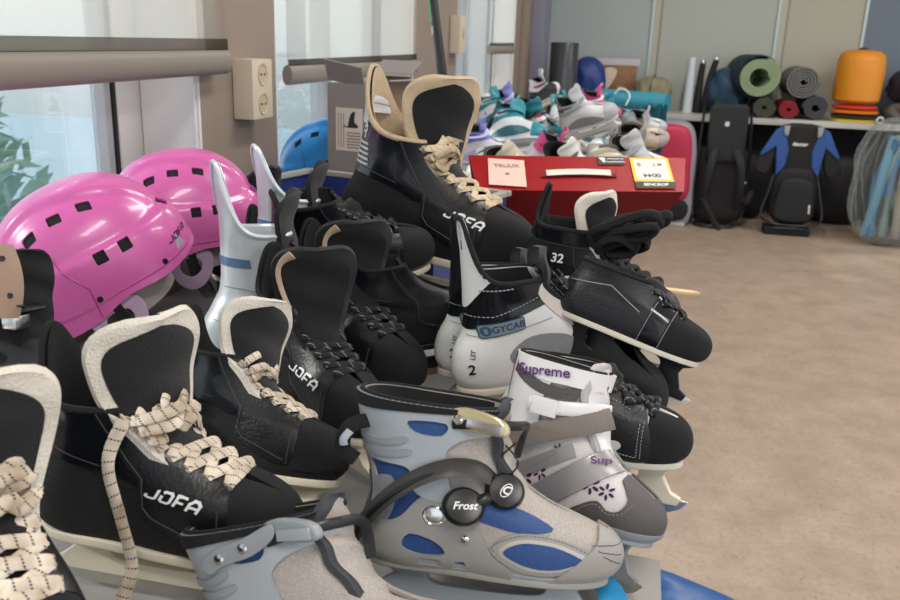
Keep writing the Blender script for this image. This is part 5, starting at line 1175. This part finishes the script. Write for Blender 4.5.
g = plate([smooth2([(.0, .292), (.008, .318), (.020, .325), (.018, .304), (.026, .296), (.026, .290), (-.006, .290), (-.010, .296)], 3)], .0006); obj('label_skate_picture', put(g, TR((0, -d_/2-.0036, .0))), ink, l_, smooth=False)
b = BM()
for k in range(6): box(b, (.016, -d_/2-.0033, .278-.0065*k), (.036, .0004, .0032)); 
for k in range(3): box(b, (-.024+.007*k, -d_/2-.0033, .283), (.002, .0004, .075))
obj('label_fine_print', b, mat('faded_ink', '9a7f78', .6), l_, smooth=False)
b = BM()
for k in range(3):
    g = plate([smooth2([(-.02+.016*k, .25), (-.016+.016*k, .325), (-.008+.016*k, .30), (-.004+.016*k, .25)], 3)], .0006, frame='yz'); join(b, put(g, TR((w_/2+.0030, 0, 0))))
obj('black_print', b, ink, o, smooth=False); place(o, (-.615, 1.93, .7205), -14)
# hockey stick leaning by the second window
o = empty('hockey_stick', 'black and green hockey stick leaning on the pillar beyond the cardboard box', 'hockey stick'); o.location = (-.42, 2.10, .721)
A, B = V((-.42, 2.10, .735)), V((-.79, 2.92, 1.80))
b = BM(); tube(b, [V((0, 0, .01)), B-A], .014, .011, (0, -1, .2), n=6); obj('shaft', b, mat('stick_black', '191c1c', .3), o)
sn = (B-A).normalized()
for t0, t1, m_, nm in ((.50, .62, mat('stick_green', '2f8f4a', .3), 'green_section'), (.64, .67, whitep, 'white_print_section'), (.47, .49, mat('pale_trim', 'b9b5b0', .5), 'white_tape')):
    b = BM(); tube(b, [(B-A)*t0, (B-A)*t1], .0150, .0118, (0, -1, .2), n=6); obj(nm, b, m_, o)
# blue crate that the big skate stands on
o = empty('plastic_crate', 'dark blue plastic crate with pale rim behind the heap of boots', 'crate')
cm = mat('navy_crate_plastic', '25336e', .4); b = BM(); W_, D_, Hc = .46, .30, .205
for c, s in (((0, -D_/2, Hc/2), (W_, .006, Hc)), ((0, D_/2, Hc/2), (W_, .006, Hc)), ((-W_/2, 0, Hc/2), (.006, D_, Hc)), ((W_/2, 0, Hc/2), (.006, D_, Hc)), ((0, 0, .004), (W_, D_, .006))): box(b, c, s)
obj('body', b, cm, o, smooth=False); b = BM()
for c, s in (((0, -D_/2, Hc), (W_+.02, .016, .010)), ((0, D_/2, Hc), (W_+.02, .016, .010)), ((-W_/2, 0, Hc), (.016, D_, .010)), ((W_/2, 0, Hc), (.016, D_, .010))): box(b, c, s, bev=.002)
obj('rim', b, mat('pale_beige_rim', '9a9790', .5), o); place(o, (-.50, 1.52, .7205), -14)
# ------------------------------------------------------------------ helmets
def helmet(label, col, key, tc, loc, yaw, pitch, roll, s=1, full=True):
    ro = empty('helmet', label, 'helmet'); mm = mat(key+'_helmet_shell', col, .30, coat=.25); txt = mat(key+'_lettering', tc, .4); dk = mat('vent_black_foam', '120f14', .9); pad = mat('white_helmet_padding', 'cfc5c4', .8); lil = mat('lilac_ear_guard', 'b59ab5', .5)
    L, W, H = .140, .110, .135
    def rim(a):   # rim height by direction (0 front): brow high, ears scooped, nape low
        return -.012-.035*(.5-.5*cos(a))+.012*exp(-((abs((a+pi) % (2*pi)-pi)-1.45)/.3)**2)
    def f(u, v):
        a = 2*pi*u; t = (pi/2)*(1-v); z0 = rim(a)
        ca, sa = cos(a), sin(a); q = 2.3; r = (abs(ca)**q+abs(sa)**q)**(-1/q)
        x, y = ca*r*L, sa*r*W; k = v if v < 1 else 1
        rr = sin(pi/2*min(1, k/.72)) if k < .72 else 1; zz = cos(pi/2*min(1, k/.72))*H if k < .72 else (k-.72)/.28*z0
        if k < .72: rr = rr**.82
        else: rr = 1+.02*(k-.72)/.28
        st = 0
        side = max(0, sin(pi*min(1, k/.72)))
        st += .055*(1/(1+exp(-(k-.50)/.006)))*(1+.2*ca)-.0*side                      # step above the brow band
        st -= .018*(1/(1+exp(-(k-.80)/.006)))
        p = V((x*rr*(1+st), y*rr*(1+st), zz*(1+.0*st)))
        m_ = abs(p.y)
        p.z += .009*(1/(1+exp((m_-.040-.012*ca)/.0016)))*(1 if k < .5 else 0)*min(1, (.5-k)/.04)    # raised crown band
        return p
    bm = BM(); grid(bm, lambda u, v: f(u, v), 112, 64, closeu=True); bmesh.ops.remove_doubles(bm, verts=bm.verts, dist=1e-5); bmesh.ops.recalc_face_normals(bm, faces=bm.faces)
    if max(bm.verts, key=lambda v: v.co.z).normal.z < 0: bmesh.ops.reverse_faces(bm, faces=bm.faces)
    bm.normal_update(); src = bm.copy()
    for x in (-.060, -.018, .026):
        for sd in (-1, 1):
            panel(bm, rot2(rrect(x-.010, sd*.062-.0065, x+.010, sd*.062+.0065, .0015, 1), sd*6, (x, sd*.062)), n=(0, 0, 1), x=(1, 0, 0), rem=True)
    for x in (.010, .048):
        for sd in (-1, 1):
            panel(bm, rot2(rrect(-sd*x-.009, .052-.0085, -sd*x+.009, .052+.0085, .0015, 1), 0), n=(0, sd, 0), x=(-sd, 0, 0), rem=True)
    for y in (-.03, .03): panel(bm, rrect(y-.009, .055, y+.009, .069, .0015, 1), n=(1, 0, 0), x=(0, 1, 0), rem=True)
    solid(bm, .0032); obj('shell', bm, mm, ro)
    b = BM(); grid(b, lambda u, v: f(u, v*.97)*.925+V((0, 0, .002)), 56, 28, closeu=True); bmesh.ops.remove_doubles(b, verts=b.verts, dist=1e-5); solid(b, .006); li = obj('liner', b, dk, ro)
    b = BM()
    for sd in (-1, 1):
        for x, z in ((.085, .000), (-.02, .0), (-.085, -.012)): lathe(b, [(.0045, -.002), (.0045, .0012), (.003, .002), (0, .0012)], 12, TR(src_hit(src, x, z, sd)) @ Matrix.Rotation(-sd*pi/2, 4, 'X'))
    obj('screws', b, dk, ro)
    for sd in (-1, 1):
        obj('logo', decal(jofa(.0135), src, (.082, 0, .020), (-sd, 0, .0), (.55, sd, 0), off=.0008), txt, ro)
        st = panel(src, [(-sd*.128, .002), (-sd*.118, .022), (-sd*.110, .002)], n=(0, sd, 0), x=(-sd, 0, 0), off=.0006); obj('sticker', st, mat('silver_sticker', 'b9b4bb', .3, .4), ro)
        st = seam(src, [(-sd*-.03, -.03), (-sd*-.025, .02), (-sd*-.045, .055), (-sd*-.05, .09)], n=(0, sd, 0), x=(-sd, 0, 0), off=.0004, r=.0011); obj('shell_joint', st, mat(key+'_joint', {'pink': 'a83c86'}.get(key, '1c5f9c'), .4), ro)
        if full:
            b = BM(); g = plate([smooth2([(-.045, -.02), (.02, -.02), (.03, -.05), (.01, -.085), (-.02, -.09), (-.045, -.06)], 5), smooth2([(-.025, -.035), (.005, -.035), (.008, -.055), (-.01, -.068), (-.028, -.055)], 4)], .004, .001); obj('ear_guard', put(g, TR((0, sd*.104, 0)) @ RX(sd*4)), lil, ro)
            b = BM(); grid(b, lambda u, v: V((.10*cos(.3+1.1*u)-.005, sd*.098*sin(.3+1.1*u), -.005-.055*v)), 12, 8); solid(b, .010); obj('padding', b, pad, ro)
    if full:
        b = BM(); tube(b, crpath([(-.01, -.107, -.02), (.0, -.104, -.075), (.02, -.07, -.125), (.03, 0, -.14), (.02, .07, -.125), (.0, .104, -.075), (-.01, .107, -.02)], 44), .010, .0016, lambda i: V((0, -cos(pi*i/44), -.6)), n=8); obj('chin_strap', b, blackp, ro)
    src.free(); place(ro, loc, yaw, pitch, roll, s); return ro
def src_hit(src, x, z, sd):
    h = BVHTree.FromBMesh(src).ray_cast(V((x, sd*.3, z)), V((0, -sd, 0)))[0]; return h if h is not None else V((x, sd*.1, z))
helmet('pink helmet nearest the window corner with black lettering, resting tilted', 'cb5fa3', 'pink', '2a1430', (-.708, .998, .886), 42, 24, 4, .89)
helmet('pink helmet behind the nearer pink one, its white padding and strap showing', 'cb5fa3', 'pink', '2a1430', (-.722, 1.26, .895), 36, 4, 4, .87)
helmet('light blue helmet with white lettering on the sill behind the grey box', '1c8fe0', 'blue', 'e6eef4', (-.735, 2.06, .852), 8, 14, 0, 1.12, full=True)
# ------------------------------------------------------------------ far heap of small skates on the table
def two(c1, c2, c3, accent):
    m1, m2, m3, m4 = [mat('skate_'+c, c, .42, bump=.1) for c in (c1, c2, c3, accent)]
    def z(root, bt, src):
        body = src.copy(); solid(body, .004); obj('boot_shell', body, m1, root)
        for sd in (-1, 1):
            q = lambda P: [(-sd*x, z) for x, z in P]; fr = dict(x=(-sd, 0, 0), n=(0, sd, 0))
            obj('cuff', panel(src, q([(-.03, .095), (.05, .085), (.09, .10), (.13, .105), (.2, .11), (.2, .3), (-.03, .3)]), off=.004, **fr), m2, root)
            obj('side_panel', panel(src, q(smooth2([(.03, .02), (.10, .06), (.18, .05), (.22, .02), (.12, .012)], 3)), off=.002, **fr), m3, root)
            obj('cuff_flash', panel(src, q(smooth2([(.03, .12), (.08, .135), (.11, .125), (.06, .11)], 3)), off=.0055, **fr), m4, root)
            obj('toe_panel', panel(src, q([(.22, -.01), (.31, -.01), (.31, .1), (.228, .1)]), off=.002, **fr), m2, root)
        b = BM(); tube(b, crpath([(.06, -.045, .12), (.12, -.045, .128), (.150, 0, .135), (.12, .045, .128), (.06, .045, .12)], 16), .010, .003, (.3, 0, 1)); obj('strap', b, m3, root)
    return z
SCH = {'white and teal': ('d9dde0', '2a8a97', '24606c', 'e8e8ea', white), 'white and silver': ('dcdcdc', 'b0b3b8', '8a8d92', '55565c', white), 'black and white': ('1a1b1f', 'cfcfcf', '2a2b30', 'b02050', cream),
       'white and violet': ('d8d8e2', '7f7fc4', 'b8b8dd', '4b3f8a', white), 'beige and silver': ('b9a893', 'a39c93', '6e675f', 'd5cfc4', cream), 'black and teal': ('14171b', '1f7c8c', '101216', '2fa6b8', blackp), 'pink and white': ('e3d5dc', 'd24f8c', 'c9c9cd', 'b31f5c', white), 'cream': ('d5cbb8', 'c3b9a6', 'e0d8c9', '8f8778', cream)}
PROTO = {}
def far(scheme, loc, yaw, pitch, roll, s, where):
    if scheme not in PROTO:
        c = SCH[scheme]; r, bt = hockey('ice_skate', 'x', zone=two(*c[:4]), quality=.42, guard=.03, gw=.2, lace=False, logo=False, tfelt=mat('skate_'+c[1], c[1]), tface=None, hm=c[4], C=TON[:7], W=[w*.8 for w in TW[:7]]); PROTO[scheme] = r; o = r
    else: o = copy_tree(PROTO[scheme])
    o['label'] = scheme+' ice skate '+where; o['category'] = 'ice skate'; o['group'] = 'small skates heaped at the far end of the table'
    place(o, loc, yaw, pitch, roll, s)
F = [('cream', (-.63, 2.55, .775), -20, 0, 80, .9, 'lying on its side left of the red carton'), ('white and silver', (-.52, 2.62, .80), 10, 0, -70, .9, 'lying flat just behind the red carton'),
     ('cream', (-.42, 2.75, .80), -30, 5, 60, .85, 'resting on its side above the price label'), ('white and violet', (-.66, 3.0, .80), 25, 0, 20, .85, 'tilted by the window sill'),
     ('white and teal', (-.55, 3.15, .84), -15, 10, -30, .85, 'leaning near the violet one'), ('pink and white', (-.40, 3.05, .80), 30, -10, 30, .8, 'with pink tongue in the front of the far heap'),
     ('black and white', (-.28, 2.85, .80), -20, 0, 50, .85, 'lying right behind the carton handle'), ('beige and silver', (-.15, 2.80, .80), 20, 0, -60, .85, 'lying on its side behind the black sticker'),
     ('white and silver', (-.05, 3.05, .80), -40, 0, 40, .85, 'at the right edge of the far heap'), ('beige and silver', (-.12, 3.3, .84), 15, 8, 60, .85, 'at the table edge beyond the carton'),
     ('black and teal', (-.62, 3.5, .84), 40, 0, 20, .85, 'propped upright near the window'), ('white and teal', (-.70, 3.75, .86), 10, 15, -20, .85, 'on top of the heap by the sill'),
     ('black and teal', (-.50, 3.7, .90), -30, -10, 40, .85, 'on top of the middle of the heap'), ('black and white', (-.38, 3.5, .86), 60, 0, -50, .85, 'upside beside the teal one'),
     ('white and silver', (-.30, 3.45, .90), -10, 20, 30, .85, 'standing highest in the heap centre'), ('white and silver', (-.20, 3.7, .86), 70, 0, 60, .85, 'half buried right of the highest one'),
     ('pink and white', (-.32, 4.2, .90), 20, 0, 20, .85, 'at the back top of the heap'), ('black and white', (-.12, 3.95, .84), -50, 0, 70, .85, 'before the teal rolled mat'),
     ('white and violet', (-.72, 4.2, .88), 0, 10, 30, .85, 'at the back by the window'), ('white and teal', (-.45, 4.5, .84), 30, 0, -40, .85, 'below the dark cylinder'),
     ('black and teal', (-.25, 4.7, .84), -20, 0, 40, .85, 'behind the pink topped one'), ('black and white', (-.62, 4.9, .90), 50, 20, 10, .85, 'sticking up before the corner column'),
     ('white and silver', (-.10, 4.6, .80), 10, 0, 50, .85, 'under the near end of the teal roll'), ('beige and silver', (-.35, 5.1, .84), 80, 0, 60, .85, 'at the very back of the heap')]
F += [('white and silver', (-.55, 3.9, .79), 70, 0, 75, .85, 'buried at the bottom of the heap near the window'), ('black and white', (-.35, 3.8, .79), -60, 0, 80, .85, 'buried under the middle of the heap'),
      ('beige and silver', (-.45, 3.4, .79), 20, 0, 85, .85, 'flat beneath the teal ones'), ('white and teal', (-.20, 3.6, .79), 110, 0, 80, .85, 'flat beneath the right side of the heap'),
      ('cream', (-.65, 4.4, .79), 40, 0, 80, .85, 'flat by the wall far back'), ('white and silver', (-.35, 4.3, .79), -30, 0, 85, .85, 'flat under the pink topped one'), ('black and teal', (-.68, 3.3, .79), 80, 0, 85, .85, 'flat against the window wall'), ('white and violet', (-.55, 4.8, .79), 10, 0, 80, .85, 'flat at the back by the column')]
for a in F: far(a[0], (a[1][0], a[1][1], a[1][2]-(.025 if a[1][2] > .85 else 0)), *a[2:])
tag(obj('white_paper_bag', put(blob(.07, .04, .075, 2.6, 61, .08), TR((0, 0, 0))), mat('white_nylon', 'c9d2da', .4)), 'crumpled glossy white bag at the right edge of the far heap', 'bag').location = (-.06, 3.45, .7215)

# ------------------------------------------------------------------ left edge: soft black and white skate, beige pad
cyn = mat('cyan_blue_vinyl', '1f83c2', .3)
def zone_left(root, bt, src):
    body = src.copy(); solid(body, .004); obj('boot_shell', body, weave_mat('black_mesh_fabric', '15161a', '0a0a0c', 900), root)
    for sd in (-1, 1):
        q = lambda P: [(-sd*x, z) for x, z in P]; fr = dict(x=(-sd, 0, 0), n=(0, sd, 0))
        obj('cuff', panel(src, q(smooth2([(-.03, .12), (.04, .11), (.10, .13), (.17, .17), (.17, .25), (-.03, .25)], 3)), off=.005, thick=.004, **fr), blackp, root)
        obj('cuff_cap', panel(src, q(smooth2([(-.01, .135), (.06, .125), (.11, .145), (.15, .175), (.14, .21), (.0, .215)], 3)), off=.008, **fr), mat('white_shell', 'd5d8da', .25), root)
        obj('side_flash', panel(src, q([(.02, .02), (.16, .02), (.235, .045), (.15, .068), (.02, .085)]), off=.003, **fr), whitep, root)
        obj('side_flash_inlay', panel(src, q([(.01, .028), (.15, .028), (.21, .045), (.145, .058), (.01, .07)]), off=.004, **fr), cyn, root)
    obj('side_lettering', decal(textbm('SPORT', .020, .05, .3), src, (.155, 0, .047), (1, 0, .1), (0, -1, 0), off=.0048), whitep, root)
r, bt = hockey('inline_skate', 'black inline skate with white cap and cyan side flash by the left pink helmet', zone=zone_left, rows=BLR, guard=.01, gw=.4, lace=False, logo=False, C=BLT, W=[.022, .028, .032, .036, .036], tfelt=nyl2, tface=None, hm=blackp)
b = BM(); tube(b, crpath([(.09, -.056, .15), (.13, -.056, .15), (.168, -.03, .15), (.175, .0, .148)], 14), .012, .004, (0, -.6, 1)); o = obj('buckle_strap', b, blackp, r); b = BM(); box(b, (.17, -.03, .135), (.022, .022, .016), bev=.003); obj('buckle_end', b, chrome, o); b = BM(); box(b, (.11, -.062, .115), (.02, .008, .012), bev=.002); obj('orange_button', b, mat('orange_plastic', 'e2572a', .4), o)
place(r, (-.668, .668, .822), -8, 4, -6, s=.80)
pd = empty('protective_pad', 'beige hard plastic pad with dark rivet holes at the left photo edge', 'pad'); bm = BM()
grid(bm, lambda u, v: V((.055*(2*u-1)*(1-.25*(2*v-1)**2), -.035*cos(pi*(u-.5)), .075*(2*v-1))), 20, 20); solid(bm, .006); obj('shell', bm, mat('beige_pad_plastic', 'c0a590', .45), pd)
b = BM()
for x, z in ((.022, .045), (.03, -.03)): lathe(b, [(.006, -.001), (.006, .0012), (.003, .0006), (0, .0006)], 14, TR((x, -.034*cos(pi*x/.12)-.0005, z)) @ RX(90))
obj('rivets', b, gasket, pd); b = BM(); tube(b, crpath([(.045, -.01, -.05), (.03, .03, -.06), (-.02, .04, -.05)], 12), .010, .002, (0, 0, 1)); obj('strap', b, blackp, pd); place(pd, (-.522, .592, .992), 35, 0, -20, .42)
# lower right: blue bag, cyan strap, paper and wooden stick
tag(obj('paper_sheet', (lambda b: (grid(b, lambda u, v: V((.16*u, .15*v, .004*sin(3*u))), 10, 10), solid(b, .0006), b)[2])(BM()), mat('white_sheet_paper', 'c9c6c0', .6)), 'white sheet of paper under the front skates at the table edge', 'paper').location = (-.10, .60, .7212)
bb_ = empty('nylon_bag', 'shiny deep blue nylon bag slumped against the table edge at bottom right', 'bag'); b = blob(.09, .05, .35, 5, 71, .05, 7); obj('body', b, mat('deep_blue_nylon', '0f4f8f', .35, bump=.5, bscale=40), bb_); place(bb_, (.085, .735, .001), -25)
b = BM(); tube(b, crpath([(-.05, .74, .727), (-.005, .69, .738), (.012, .655, .747), (.022, .62, .735), (.026, .60, .66), (.02, .60, .56)], 20), .013, .0012, (0, .2, 1)); tag(obj('webbing_strap', b, cyan), 'bright cyan webbing strap hanging over the table edge near the blue bag', 'strap')
st_ = empty('wooden_stick', 'flat pale wooden stick end with blue tape poking out over the floor', 'stick'); b = BM(); g = plate([[(-.12, -.008), (.085, -.008), (.10, .0), (.088, .006), (-.12, .010)]], .006, .0015, frame='xy'); obj('blade', g, mat('pale_wood', 'd6b98c', .6), st_); b = BM(); box(b, (.005, .0005, 0), (.05, .019, .009), bev=.002); obj('blue_tape', b, mat('blue_tape', '2c4f9e', .5), st_); place(st_, (.02, 1.365, .83), -6)
